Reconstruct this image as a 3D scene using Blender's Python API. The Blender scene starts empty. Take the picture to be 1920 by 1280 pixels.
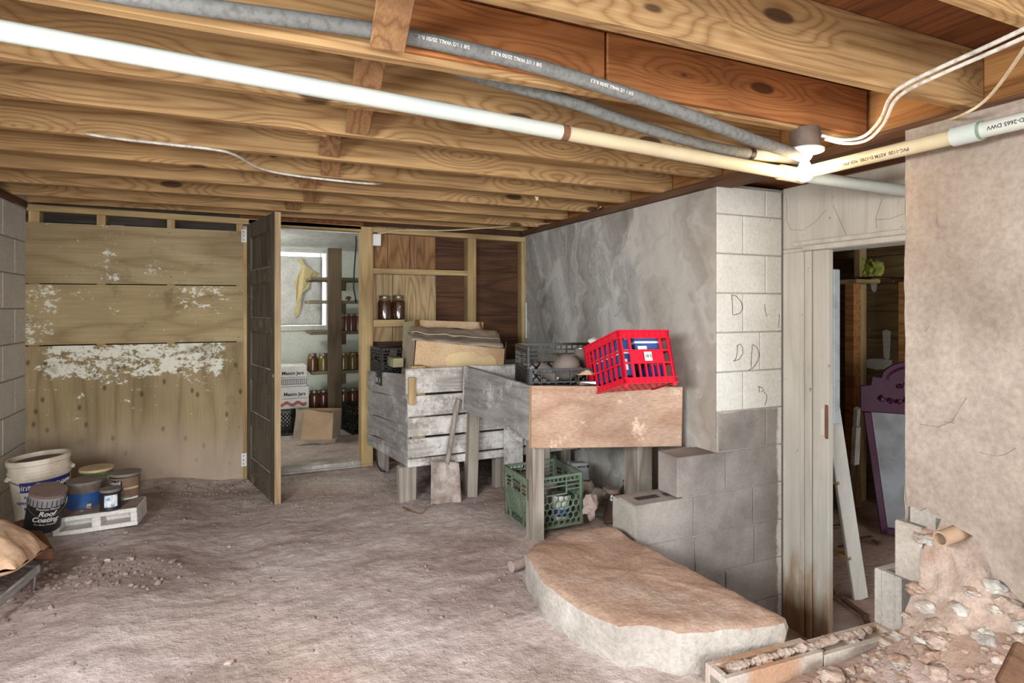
import bpy, bmesh, math, random
from mathutils import Vector as V, Matrix, Euler, noise as MN
random.seed(7)
sc = bpy.context.scene; COL = sc.collection
# ---------------------------------------------------------------- camera, world, light, exposure
F = 1120.0; HZ = 578.0; YAW = math.radians(24.27); CZ = 1.2
SN, CS = math.sin(YAW), math.cos(YAW)
cam = bpy.data.objects.new('camera', bpy.data.cameras.new('camera')); COL.objects.link(cam)
cam.data.sensor_width = 36; cam.data.lens = F/1920*36; cam.data.shift_y = (HZ-640)/1920
cam.data.clip_start = .02
cam.location = (0, 0, CZ); cam.rotation_euler = (math.pi/2, 0, -YAW)
sc.camera = cam
world = bpy.data.worlds.new('sky'); sc.world = world; world.use_nodes = True
bg = world.node_tree.nodes['Background']; bg.inputs[0].default_value = (.93, .97, 1, 1); bg.inputs[1].default_value = 1.0
def area(name, loc, rot, sx, sy, power, col):
    l = bpy.data.lights.new(name, 'AREA'); l.shape = 'RECTANGLE'; l.size = sx; l.size_y = sy; l.energy = power; l.color = col
    o = bpy.data.objects.new(name, l); COL.objects.link(o); o.location = loc; o.rotation_euler = rot; return o
# added fill behind the camera, shaped as daylight from an unseen opening
area('rear_fill', (.2, -4.6, 1.0), (math.radians(90), 0, 0), 3.6, 1.7, 205, (.96, .98, 1))
# cool daylight from the left: unseen side opening added to brighten the floor
area('side_fill', (-1.30, .25, 1.45), (0, math.radians(-42), 0), .5, 1.9, 120, (.95, .98, 1))
sc.view_settings.view_transform = 'Standard'; sc.view_settings.look = 'None'
sc.view_settings.gamma = 1; sc.view_settings.use_curve_mapping = False
sc.view_settings.exposure = 0.62
# ---------------------------------------------------------------- pixel -> place helpers (measured from the photograph)
def at(px, py, X=None, Y=None, Z=None, S=None):
    u = (px-960)/F; v = (HZ-py)/F
    d = V((SN+u*CS, CS-u*SN, v))
    k = S if S else X/d.x if X is not None else Y/d.y if Y is not None else (Z-CZ)/d.z
    return V((d.x*k, d.y*k, CZ+d.z*k))
def ss(a, b, x):
    t = max(0, min(1, (x-a)/(b-a))); return t*t*(3-2*t)
def nz(x, y=0, z=0, s=1): return MN.noise(V((x*s, y*s, z*s)))
# ---------------------------------------------------------------- mesh builder
class B:
    def __init__(s): s.v = []; s.f = []
    def par(s, o, a, b, c):
        o, a, b, c = V(o), V(a), V(b), V(c); n = len(s.v)
        if a.cross(b).dot(c) < 0: a, b = b, a
        s.v += [o, o+a, o+a+b, o+b, o+c, o+a+c, o+a+b+c, o+b+c]
        s.f += [tuple(n+i for i in q) for q in ((3,2,1,0),(4,5,6,7),(0,1,5,4),(1,2,6,5),(2,3,7,6),(3,0,4,7))]; return s
    def box(s, x0, x1, y0, y1, z0, z1): return s.par((x0,y0,z0),(x1-x0,0,0),(0,y1-y0,0),(0,0,z1-z0))
    def beam(s, p, q, w, h, up=(0,0,1)):
        p, q = V(p), V(q); d = q-p; up = V(up)
        r = d.cross(up).normalized(); u = r.cross(d).normalized()
        return s.par(p-r*w/2-u*h/2, d, r*w, u*h)
    def tube(s, pts, r, n=12, caps=True):
        pts = [V(p) for p in pts]; R = r if isinstance(r, (list, tuple)) else [r]*len(pts); b = len(s.v); pu = None
        for i, p in enumerate(pts):
            t = (pts[min(i+1, len(pts)-1)]-pts[max(i-1, 0)]).normalized()
            if pu is None:
                pu = t.cross(V((0,0,1)) if abs(t.z) < .9 else V((1,0,0))).normalized()
            pu = (pu-t*pu.dot(t)).normalized(); w = t.cross(pu)
            for k in range(n):
                a = 2*math.pi*k/n; s.v.append(p+(pu*math.cos(a)+w*math.sin(a))*R[i])
        for i in range(len(pts)-1):
            for k in range(n):
                s.f.append((b+i*n+k, b+i*n+(k+1)%n, b+(i+1)*n+(k+1)%n, b+(i+1)*n+k))
        if caps:
            s.f.append(tuple(b+k for k in range(n))[::-1]); s.f.append(tuple(b+(len(pts)-1)*n+k for k in range(n)))
        return s
    def lathe(s, prof, o=(0,0,0), n=28, M=None):
        b = len(s.v); o = V(o)
        for r, z in prof:
            for k in range(n):
                a = 2*math.pi*k/n; p = V((r*math.cos(a), r*math.sin(a), z))
                s.v.append((M @ p if M else p)+o)
        for i in range(len(prof)-1):
            for k in range(n):
                s.f.append((b+i*n+k, b+i*n+(k+1)%n, b+(i+1)*n+(k+1)%n, b+(i+1)*n+k))
        if prof[0][0] > 1e-6: s.f.append(tuple(b+k for k in range(n))[::-1])
        if prof[-1][0] > 1e-6: s.f.append(tuple(b+(len(prof)-1)*n+k for k in range(n)))
        return s
    def grid(s, fn, nu, nv):
        b = len(s.v)
        for j in range(nv+1):
            for i in range(nu+1): s.v.append(V(fn(i/nu, j/nv)))
        for j in range(nv):
            for i in range(nu):
                a = b+j*(nu+1)+i; s.f.append((a, a+1, a+nu+2, a+nu+1))
        return s
    def rock(s, c, r, seed=0, sq=(1,1,.7), n=1):
        bm = bmesh.new(); bmesh.ops.create_icosphere(bm, subdivisions=n, radius=1); b = len(s.v); c = V(c)
        for v in bm.verts:
            k = 1+.55*nz(v.co.x+seed*3.1, v.co.y+seed, v.co.z, 1.3)+(.22*nz(v.co.x+seed, v.co.y, v.co.z+seed, 3.7) if n > 1 else 0)
            s.v.append(c+V((v.co.x*sq[0], v.co.y*sq[1], v.co.z*sq[2]))*r*k)
        for f in bm.faces: s.f.append(tuple(b+v.index for v in f.verts))
        bm.free(); return s
    def poly(s, pts, dirv):
        """extruded polygon: pts 3-D outline, dirv thickness vector"""
        b = len(s.v); n = len(pts); d = V(dirv); pts = [V(p) for p in pts]
        s.v += pts+[p+d for p in pts]
        s.f.append(tuple(range(b, b+n))[::-1]); s.f.append(tuple(range(b+n, b+2*n)))
        for i in range(n): s.f.append((b+i, b+(i+1)%n, b+n+(i+1)%n, b+n+i))
        return s
    def build(s, name, m, parent=None, smooth=False, bevel=0, local=False, origin=None, solid=0):
        me = bpy.data.meshes.new(name); off = V((0,0,0))
        if parent is None and origin is None:
            xs = [p.x for p in s.v]; ys = [p.y for p in s.v]; zs = [p.z for p in s.v]
            off = V(((min(xs)+max(xs))/2, (min(ys)+max(ys))/2, min(zs)))
        elif parent is None: off = V(origin)
        me.from_pydata([tuple(p-off) for p in s.v], [], s.f); me.update()
        bm = bmesh.new(); bm.from_mesh(me); bmesh.ops.recalc_face_normals(bm, faces=bm.faces); bm.to_mesh(me); bm.free()
        o = bpy.data.objects.new(name, me); COL.objects.link(o); me.materials.append(m); o.location = off
        if smooth:
            me.polygons.foreach_set('use_smooth', [True]*len(me.polygons))
            me.set_sharp_from_angle(angle=math.radians(40))
        if parent is not None: attach(o, parent, local)
        if solid: md = o.modifiers.new('thick', 'SOLIDIFY'); md.thickness = solid; md.offset = 0
        if bevel: md = o.modifiers.new('edge', 'BEVEL'); md.width = bevel; md.segments = 1; md.limit_method = 'ANGLE'
        return o
def wmat(o):
    M = Matrix.Translation(o.location) @ o.rotation_euler.to_matrix().to_4x4()
    return (wmat(o.parent) @ o.matrix_parent_inverse @ M) if o.parent else M
def attach(o, parent, local=False):
    o.parent = parent
    if not local: o.matrix_parent_inverse = wmat(parent).inverted()
def tag(o, label=None, cat=None, group=None, kind=None):
    for k, v in (('label', label), ('category', cat), ('group', group), ('kind', kind)):
        if v: o[k] = v
    return o
def thing(name, loc, label, cat, group=None, rot=(0,0,0)):
    o = bpy.data.objects.new(name, None); COL.objects.link(o); o.location = loc; o.rotation_euler = rot
    o.empty_display_size = .1; return tag(o, label, cat, group)
def place(name, loc, kind='structure'):
    o = bpy.data.objects.new(name, None); COL.objects.link(o); o.location = loc; return tag(o, kind=kind)
def text_geo(sx, size, bold=0.0, ax='CENTER', shear=0):
    cu = bpy.data.curves.new('t', 'FONT'); cu.body = sx; cu.size = size; cu.offset = bold; cu.align_x = ax; cu.align_y = 'CENTER'; cu.shear = shear
    cu.resolution_u = 3
    o = bpy.data.objects.new('t', cu); COL.objects.link(o); bpy.context.view_layer.update()
    me = bpy.data.meshes.new_from_object(o.evaluated_get(bpy.context.evaluated_depsgraph_get()))
    vs = [v.co.copy() for v in me.vertices]; fs = [tuple(p.vertices) for p in me.polygons]
    bpy.data.objects.remove(o); bpy.data.meshes.remove(me); return vs, fs
def add_text(b, sx, size, fn, bold=0.0, ax='CENTER', shear=0):
    """fn maps flat (x, y) to a place"""
    vs, fs = text_geo(sx, size, bold, ax, shear); n = len(b.v)
    b.v += [V(fn(v.x, v.y)) for v in vs]; b.f += [tuple(n+i for i in f) for f in fs]; return b
# ---------------------------------------------------------------- materials
def lin(c): return tuple((x/255/12.92 if x/255 <= .04045 else ((x/255+.055)/1.055)**2.4) for x in c[:3])+(1,)
def nd(nt, t, ins={}, **kw):
    n = nt.nodes.new('ShaderNode'+t)
    for k, v in kw.items(): setattr(n, k, v)
    for k, v in ins.items():
        if isinstance(v, bpy.types.NodeSocket): nt.links.new(v, n.inputs[k])
        else: n.inputs[k].default_value = v
    return n
def mth(nt, op, a, b=0.5, clamp=False):
    return nd(nt, 'Math', {0: a, 1: b}, operation=op, use_clamp=clamp).outputs[0]
def mix(nt, f, a, b, bl='MIX'):
    n = nd(nt, 'Mix', {0: f, 6: a, 7: b}, data_type='RGBA', blend_type=bl); return n.outputs[2]
def ramp(nt, f, st):
    n = nd(nt, 'ValToRGB', {0: f}); e = n.color_ramp.elements
    while len(e) < len(st): e.new(.5)
    for x, (p, c) in zip(e, st): x.position = p; x.color = c if len(c) == 4 else lin(c)
    return n.outputs[0]
def step(nt, f, a, b): return nd(nt, 'MapRange', {0: f, 1: a, 2: b, 3: 0., 4: 1.}, interpolation_type='SMOOTHSTEP').outputs[0]
def pos(nt, rnd=True):
    p = nd(nt, 'NewGeometry').outputs[0]
    if not rnd: return p
    r = nd(nt, 'ObjectInfo').outputs['Random']
    o = nd(nt, 'CombineXYZ', {0: mth(nt, 'MULTIPLY', r, 37.), 1: mth(nt, 'MULTIPLY', r, 17.), 2: mth(nt, 'MULTIPLY', r, 23.)}).outputs[0]
    return nd(nt, 'VectorMath', {0: p, 1: o}, operation='ADD').outputs[0]
def scl(nt, p, s): return nd(nt, 'VectorMath', {0: p, 1: s}, operation='MULTIPLY').outputs[0]
def noi(nt, p, scale, detail=4, rough=.55, dist=0): return nd(nt, 'TexNoise', {'Vector': p, 'Scale': scale, 'Detail': detail, 'Roughness': rough, 'Distortion': dist}).outputs[0]
def new(name, rough=.85, metal=0, spec=.3):
    m = bpy.data.materials.new(name); m.use_nodes = True; nt = m.node_tree; p = nt.nodes['Principled BSDF']
    p.inputs['Roughness'].default_value = rough; p.inputs['Metallic'].default_value = metal; p.inputs['Specular IOR Level'].default_value = spec
    return m, nt, p
def bump(nt, p, h, st=.5, dist=.01):
    nt.links.new(nd(nt, 'Bump', {'Height': h, 'Strength': st, 'Distance': dist}).outputs[0], p.inputs['Normal'])
AX = {'x': (1,0,0), 'y': (0,1,0), 'z': (0,0,1)}
def wood_col(nt, c1, c2, ax, rings=11, along=.5, across=5., knots=0, var=.35):
    p = pos(nt); s = [along if ch == ax else across for ch in 'xyz']
    n = noi(nt, scl(nt, p, tuple(s)), 1, 2, .45)
    if knots:
        sp = nd(nt, 'SeparateXYZ', {0: p}).outputs; ia = 'xyz'.index(ax); ib = 2 if ax != 'z' else 0
        kv = nd(nt, 'CombineXYZ', {0: mth(nt, 'MULTIPLY', sp[ia], 1.7), 1: mth(nt, 'MULTIPLY', sp[ib], 5.)}).outputs[0]
        k = nd(nt, 'TexVoronoi', {'Vector': kv, 'Scale': 1., 'Randomness': 1.}, voronoi_dimensions='2D').outputs
        k = mth(nt, 'ADD', k['Distance'], mth(nt, 'MULTIPLY', step(nt, nd(nt, 'SeparateColor', {0: k['Color']}).outputs[0], .25, .75), .085))
        n = mth(nt, 'ADD', n, mth(nt, 'MULTIPLY', step(nt, k, .5, .08), .22))
    r = mth(nt, 'PINGPONG', mth(nt, 'MULTIPLY', n, float(rings)), .5)
    r = mth(nt, 'POWER', mth(nt, 'MULTIPLY', r, 2.), 2.2)
    fb = [4. if ch == ax else 150. for ch in 'xyz']
    f = noi(nt, scl(nt, p, tuple(fb)), 1, 2)
    big = noi(nt, p, 2.2, 3)
    c = mix(nt, mth(nt, 'MULTIPLY', r, .75), lin(c1), lin(c2))
    c = mix(nt, 1., c, ramp(nt, f, [(.25, (1-var,)*3+(1,)), (.75, (1, 1, 1, 1))]), 'MULTIPLY')
    c = mix(nt, 1., c, ramp(nt, big, [(.3, (1-var,)*3+(1,)), (.7, (1, 1, 1, 1))]), 'MULTIPLY')
    if knots:
        c = mix(nt, mth(nt, 'MULTIPLY', step(nt, k, .115, .075), .85), c, lin((62, 38, 24)))
    return c, f, r
def wood(name, c1, c2, ax, rough=.8, dust=None, dustc=(190, 182, 172), bs=.25, **kw):
    m, nt, p = new(name, rough); c, f, r = wood_col(nt, c1, c2, ax, **kw)
    if dust:
        q = noi(nt, pos(nt), 5., 8, .7); q2 = noi(nt, pos(nt), 60., 3)
        c = mix(nt, step(nt, mth(nt, 'ADD', q, mth(nt, 'MULTIPLY', q2, .25)), dust+.12, dust+.32), c, lin(dustc))
    nt.links.new(c, p.inputs[0]); bump(nt, p, mth(nt, 'ADD', f, mth(nt, 'MULTIPLY', r, .3)), bs, .004); return m
def crete(name, c1, c2, c3=None, sc_=3., bs=.4, bd=.006, rough=.92, fine=90., st=None, stretch=(1,1,1)):
    m, nt, p = new(name, rough, spec=.2); q = scl(nt, pos(nt), stretch)
    a = noi(nt, q, sc_, 8, .62, .4); b = noi(nt, q, fine, 4, .6); g = noi(nt, q, sc_*.4, 3)
    c = ramp(nt, a, [(.3, c1), (.7, c2)])
    if c3: c = mix(nt, step(nt, g, .48, .66), c, lin(c3))
    c = mix(nt, .5, c, ramp(nt, b, [(.3, (.62, .62, .62, 1)), (.65, (1.12, 1.12, 1.12, 1))]), 'MULTIPLY')
    nt.links.new(c, p.inputs[0])
    bump(nt, p, mth(nt, 'ADD', mth(nt, 'MULTIPLY', a, 1.2), mth(nt, 'MULTIPLY', b, .5)), bs, bd); return m
def plain(name, c, rough=.5, metal=0, spec=.4, dirt=None, bs=0, amt=.5, sc_=14.):
    m, nt, p = new(name, rough, metal, spec)
    a = noi(nt, pos(nt), sc_, 6, .65)
    cc = mix(nt, mth(nt, 'MULTIPLY', step(nt, a, .42, .68), amt), lin(c), lin(dirt if dirt else tuple(x*.7 for x in c)))
    nt.links.new(cc, p.inputs[0])
    if bs: bump(nt, p, a, bs, .004)
    return m
def glass(name, c=(1, 1, 1, 1), rough=.05, ior=1.45):
    m, nt, p = new(name, rough); p.inputs[0].default_value = c; p.inputs['Transmission Weight'].default_value = 1; p.inputs['IOR'].default_value = ior; return m
def emit(name, c, s):
    m, nt, p = new(name); p.inputs[0].default_value = c; p.inputs['Emission Color'].default_value = c; p.inputs['Emission Strength'].default_value = s; return m

M_JOIST = wood('joist_pine', (208, 168, 116), (158, 112, 66), 'x', knots=1, rings=17, along=.32, across=6.5)
M_JOIST_RED = wood('red_pine', (200, 132, 78), (160, 94, 50), 'x', rings=16, along=.35, across=7., knots=1)
M_RIM = wood('rim_fir', (206, 148, 88), (160, 100, 52), 'y', rings=9, along=.5, across=6.)
M_BRIDGE = wood('bridging_fir', (178, 134, 92), (128, 84, 52), 'y', rings=11, along=.6, across=8.)
M_SUB = wood('subfloor_boards', (150, 92, 52), (104, 58, 32), 'y', rings=8)
M_SILL = wood('sill_plate', (122, 88, 64), (84, 56, 40), 'y', rings=8)
M_STUD = wood('stud_pine_upright', (206, 178, 128), (174, 138, 90), 'z', rings=7, along=.4)
M_STUDX = wood('stud_pine_lying', (206, 178, 128), (174, 138, 90), 'x', rings=7, along=.4)
M_DARKB = wood('dark_brown_boards', (112, 76, 52), (72, 44, 30), 'x', rings=8, var=.5)
M_GREYSID = wood('dark_weathered_siding', (86, 78, 70), (48, 40, 36), 'x', rings=8, var=.5)
M_PLYV = wood('rotary_ply', (172, 130, 88), (116, 74, 46), 'z', rings=14, along=.7, across=5.)
M_PLYL = wood('pale_rotary_ply', (206, 180, 136), (160, 118, 76), 'z', rings=14, along=.7, across=5.)
M_GREYW = wood('grey_weathered_wood', (192, 186, 178), (158, 148, 138), 'x', rings=11, along=.35, across=6., dust=.44, dustc=(206, 202, 196))
M_GREYWY = wood('grey_weathered_wood_side', (172, 168, 164), (138, 132, 128), 'y', rings=10, along=.35, across=6., dust=.52, dustc=(196, 194, 190))
M_GREYWZ = wood('grey_weathered_post', (176, 166, 154), (130, 116, 104), 'z', rings=8, dust=.6)
M_TANB = wood('tan_tray_board', (204, 172, 148), (176, 138, 112), 'x', rings=6, along=.8, across=3.5, knots=0, dust=.56, dustc=(222, 196, 172))
M_DOOR = wood('dark_door_wood', (116, 106, 91), (80, 71, 60), 'z', rings=7, dust=.58, dustc=(158, 150, 136))
M_DOORE = wood('raw_door_edge', (202, 176, 136), (166, 134, 96), 'z', rings=6)
M_WPAINT = wood('white_painted_wood', (224, 220, 210), (206, 200, 188), 'z', rings=5, var=.14, dust=.72, dustc=(130, 112, 92))
m, nt, p = new('stained_white_paint', .75); c, f, r = wood_col(nt, (206, 200, 188), (188, 181, 168), 'z', rings=5, var=.14)
q = pos(nt, False); zq = nd(nt, 'SeparateXYZ', {0: q}).outputs[2]; n1 = noi(nt, scl(nt, q, (3, 3, .6)), 5., 6, .7); n2 = noi(nt, q, 26., 6, .75); n3 = noi(nt, scl(nt, q, (1, 1, .25)), 40., 4)
c = mix(nt, step(nt, mth(nt, 'ADD', n2, mth(nt, 'MULTIPLY', n3, .4)), .86, .93), c, lin((122, 100, 80)))
c = mix(nt, mth(nt, 'MULTIPLY', step(nt, mth(nt, 'SUBTRACT', zq, mth(nt, 'MULTIPLY', n1, 1.1)), -.55, -1.0), .85), c, lin((142, 108, 70)))
nt.links.new(c, p.inputs[0]); bump(nt, p, mth(nt, 'ADD', f, n2), .3, .004)
M_STAINP = m
M_BLOCK = crete('grey_block', (168, 162, 154), (196, 190, 182), (178, 168, 156), 4., .35, .004)
M_BLOCKL = crete('pale_grey_block', (206, 202, 195), (224, 220, 213), None, 3., .25, .003)
M_MORTAR = crete('mortar', (150, 144, 136), (176, 170, 160), None, 8., .5, .006)
m, nt, p = new('dusty_slab_concrete', .92, spec=.2); q = pos(nt, False)
a = noi(nt, q, 4., 9, .65, .5); b = noi(nt, q, 60., 5, .65); g = noi(nt, q, 11., 6, .7)
c = ramp(nt, a, [(.3, (158, 128, 108)), (.55, (180, 152, 134)), (.72, (200, 180, 166))])
up_ = nd(nt, 'SeparateXYZ', {0: nd(nt, 'NewGeometry').outputs['Normal']}).outputs[2]
c = mix(nt, step(nt, mth(nt, 'ADD', up_, mth(nt, 'MULTIPLY', g, .5)), 1.0, .75), c, ramp(nt, a, [(.3, (154, 146, 138)), (.7, (192, 186, 178))]))
c = mix(nt, .5, c, ramp(nt, b, [(.3, (.62, .6, .58, 1)), (.6, (1.1, 1.1, 1.1, 1))]), 'MULTIPLY')
nt.links.new(c, p.inputs[0]); bump(nt, p, mth(nt, 'ADD', mth(nt, 'ADD', a, mth(nt, 'MULTIPLY', g, .5)), mth(nt, 'MULTIPLY', b, .2)), .8, .02)
M_SLAB = m
M_RUB = crete('rubble_clay', (160, 138, 123), (192, 174, 160), (154, 126, 110), 9., .8, .012)
M_CLOD = crete('dirt_clods', (134, 114, 106), (172, 154, 146), None, 9., .6, .01)
M_PVC = plain('white_pvc', (184, 191, 185), .35, dirt=(214, 206, 188), amt=.4, sc_=5)
M_PVCY = plain('yellowed_pvc', (200, 186, 154), .38, dirt=(178, 158, 124), amt=.45, sc_=7)
M_FOAM = plain('grey_foam_tube', (120, 120, 116), .85, dirt=(86, 86, 82), bs=.3, amt=.7, sc_=60)
M_PRINT = plain('white_print', (222, 220, 214), .7)
M_INK = plain('dark_ink', (62, 58, 56), .8)
M_CABLE = plain('white_cable', (226, 222, 212), .5, dirt=(160, 150, 138), amt=.7, sc_=30)
M_CABLET = plain('tan_cable', (206, 190, 160), .6, dirt=(170, 150, 118))
M_CARD = crete('cardboard', (196, 164, 128), (212, 186, 152), (184, 148, 112), 4., .15, .003, .9, 120.)
M_CARDD = crete('old_dusty_cardboard', (158, 142, 124), (182, 166, 148), None, 6., .4, .005, .95, 120.)
M_CARDG = crete('greenish_cardboard', (150, 144, 112), (168, 160, 126), None, 4., .15, .003, .9, 120.)
M_RED = plain('red_plastic', (214, 18, 50), .35, dirt=(176, 14, 42), amt=.35)
M_GREEN = plain('green_plastic', (94, 112, 92), .5, dirt=(134, 134, 116), amt=.7)
M_BLACKP = plain('black_plastic', (20, 20, 20), .42, dirt=(52, 49, 46), amt=.45)
M_STEEL = plain('dull_steel', (176, 174, 170), .4, 1, dirt=(120, 108, 96))
M_DUSTYST = plain('dusty_tin', (132, 122, 114), .75, .2, dirt=(104, 92, 84))
M_RUST = plain('rusty_iron', (126, 88, 64), .8, .2, dirt=(82, 56, 42), bs=.4)
M_BONE = plain('bucket_plastic', (222, 212, 194), .5, dirt=(180, 156, 130), amt=.6, sc_=8)
M_WHITE = plain('white_label', (232, 230, 226), .6, dirt=(206, 198, 190), amt=.4)
M_NAVY = plain('navy_band', (44, 52, 128), .6)
M_BLUE = plain('blue_can_paint', (42, 84, 144), .5, dirt=(60, 58, 62), amt=.6, sc_=18)
M_BLK = plain('black_can_paint', (38, 36, 42), .5, dirt=(62, 56, 56))
M_GREYLID = plain('grey_can_collar', (156, 152, 154), .5, dirt=(130, 122, 120))
M_LIDD = plain('dusty_brown_lid', (126, 106, 96), .9, dirt=(100, 82, 74), bs=.3)
M_CREAM = plain('cream_can_rim', (206, 186, 146), .6)
M_GREENL = plain('olive_label', (110, 122, 82), .6, dirt=(170, 160, 130), sc_=30)
M_BROWNL = plain('brown_label', (124, 96, 78), .6, dirt=(96, 76, 62))
M_BAG = crete('kraft_paper_bag', (216, 178, 146), (230, 198, 168), (204, 164, 132), 5., .35, .008, .9, 60.)
M_GLASS = glass('jar_glass', (.97, .98, .96, 1))
M_GLASSD = glass('dusty_jar_glass', (.86, .78, .7, 1), .22)
M_PRES = plain('dark_preserves', (98, 64, 36), .25, spec=.6, dirt=(56, 24, 14), sc_=60)
M_PRES2 = plain('olive_preserves', (112, 94, 48), .25, spec=.6, dirt=(70, 46, 22), sc_=70)
M_PRES3 = plain('red_preserves', (98, 54, 36), .25, spec=.6, dirt=(58, 22, 16), sc_=70)
M_LID = plain('jar_lid_metal', (150, 142, 128), .4, .8, dirt=(96, 80, 64))
M_PURPLE = plain('purple_lacquer', (72, 22, 54), .24, spec=.6, dirt=(56, 16, 42))
M_MIRROR = plain('dusty_mirror', (150, 152, 156), .25, .9, dirt=(120, 118, 118), amt=.7, sc_=6)
M_PWALL = crete('pantry_white_wall', (206, 212, 200), (224, 228, 218), None, 2.5, .2, .003, .9)
M_PCEIL = plain('pantry_ceiling', (216, 218, 216), .8)
M_POST = wood('pantry_post', (122, 104, 82), (86, 70, 52), 'z', rings=7)
M_SHELF = wood('pantry_shelf', (150, 138, 116), (112, 98, 78), 'x', rings=7)
M_FOIL = crete('silvery_insulation', (196, 196, 190), (226, 226, 222), None, 9., .9, .012, .5, 60.)
M_PEEL = plain('peeling_paper', (206, 190, 142), .85, dirt=(180, 160, 112))
M_LIT = emit('daylit_pane', (.86, .93, 1, 1), 2.2)
M_BULB = emit('lit_bulb', (1, .74, .45, 1), 80.)
M_PBULB = emit('pantry_fill_bulb', (1, .97, .9, 1), 260.)  # bulb of the added, unseen pantry lamp
M_PORC = plain('porcelain', (236, 230, 218), .25, dirt=(200, 186, 164), amt=.4)
M_BOXM = plain('brown_outlet_box', (92, 76, 66), .6, dirt=(120, 100, 86))
M_LIME = plain('yellow_insulation', (168, 176, 82), .95, dirt=(130, 134, 64), bs=.8)
M_CORD = plain('black_cord', (30, 30, 32), .6)
M_BLUEPK = plain('blue_package', (52, 86, 150), .5, dirt=(40, 64, 118))
M_FARB = wood('far_room_boards', (150, 124, 84), (108, 84, 54), 'y', rings=7, dust=.62, dustc=(190, 186, 168))
M_FLD = crete('dark_stones', (110, 98, 90), (140, 126, 116), None, 9., .6, .01)
M_FABOX = plain('grey_carton', (176, 176, 178), .8, dirt=(140, 138, 138))

# floor dirt
m, nt, p = new('packed_dirt', .95, spec=.15)
q = pos(nt, False)
a = noi(nt, scl(nt, q, (1., 1.7, 1.)), 1.6, 9, .62, .5); b = noi(nt, q, 24., 6, .65); d = noi(nt, q, 120., 3); g = noi(nt, q, .7, 3)
c = ramp(nt, a, [(.3, (150, 132, 124)), (.5, (190, 174, 168)), (.7, (212, 200, 194))])
c = mix(nt, step(nt, g, .5, .7), c, lin((190, 166, 152)))
c = mix(nt, .55, c, ramp(nt, b, [(.3, (.55, .53, .52, 1)), (.62, (1.1, 1.1, 1.1, 1))]), 'MULTIPLY')
c = mix(nt, step(nt, d, .66, .74), c, lin((206, 194, 186)))
sx = nd(nt, 'SeparateXYZ', {0: q}).outputs
clay = mth(nt, 'MULTIPLY', step(nt, sx[0], 1.25, 1.75), step(nt, noi(nt, q, 3., 4), .2, .5))
c = mix(nt, mth(nt, 'MULTIPLY', clay, .7), c, lin((162, 132, 112)))
nt.links.new(c, p.inputs[0])
bump(nt, p, mth(nt, 'ADD', mth(nt, 'ADD', a, mth(nt, 'MULTIPLY', b, .5)), mth(nt, 'MULTIPLY', d, .12)), .9, .025)
M_DIRT = m
# stucco of the long side wall: grey smears
m, nt, p = new('grey_stucco', .93, spec=.2)
q = pos(nt, False); qs = scl(nt, q, (1., 1.3, .55)); wv = noi(nt, q, 2.5, 3)
qd = nd(nt, 'VectorMath', {0: qs, 1: nd(nt, 'CombineXYZ', {1: wv, 2: wv}).outputs[0]}, operation='ADD').outputs[0]
a = noi(nt, qd, 1.9, 10, .66, .25); b = noi(nt, qd, 6., 9, .68, .4); d = noi(nt, q, 110., 3)
c = ramp(nt, a, [(.30, (128, 124, 116)), (.44, (160, 156, 148)), (.52, (178, 176, 170)), (.56, (196, 195, 190)), (.74, (208, 206, 198))])
c = mix(nt, .55, c, ramp(nt, b, [(.36, (.62, .62, .61, 1)), (.5, (.95, .95, .94, 1)), (.54, (1.08, 1.08, 1.07, 1))]), 'MULTIPLY')
yy = nd(nt, 'SeparateXYZ', {0: q}).outputs
c = mix(nt, mth(nt, 'MULTIPLY', step(nt, mth(nt, 'ADD', yy[1], mth(nt, 'MULTIPLY', a, -1.)), 2.75, 2.2), .5), c, lin((172, 160, 148)))
nt.links.new(c, p.inputs[0]); bump(nt, p, mth(nt, 'ADD', mth(nt, 'MULTIPLY', b, 1.), mth(nt, 'MULTIPLY', d, .2)), .3, .008)
M_STUCCO = m
M_PLASTER = crete('tan_plaster', (140, 126, 113), (180, 167, 154), (158, 148, 140), 1.7, .6, .008, .92, 55.)
# painted blocks: white paint above a ragged line, bare below
m, nt, p = new('half_painted_block', .8)
q = pos(nt, False); zz = nd(nt, 'SeparateXYZ', {0: q}).outputs; n1 = noi(nt, q, 9., 6, .7); n2 = noi(nt, q, 3., 6); n3 = noi(nt, q, 80., 3); n4 = noi(nt, q, 28., 5, .7)
bare = ramp(nt, n2, [(.3, (112, 104, 98)), (.7, (164, 156, 149))])
wh = ramp(nt, n2, [(.3, (200, 195, 184)), (.7, (220, 216, 208))])
wh = mix(nt, step(nt, n4, .68, .74), wh, lin((120, 108, 96)))
msk = mth(nt, 'MAXIMUM', step(nt, mth(nt, 'ADD', zz[2], mth(nt, 'MULTIPLY', n1, .03)), .675, .69), step(nt, mth(nt, 'ADD', zz[0], mth(nt, 'MULTIPLY', n1, .08)), 2.655, 2.675))
c = mix(nt, msk, bare, wh); c = mix(nt, .3, c, ramp(nt, n3, [(.3, (.6, .6, .6, 1)), (.6, (1.1, 1.1, 1.1, 1))]), 'MULTIPLY')
nt.links.new(c, p.inputs[0]); bump(nt, p, mth(nt, 'ADD', n3, n2), .25, .005)
M_PAINTB = m
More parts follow.
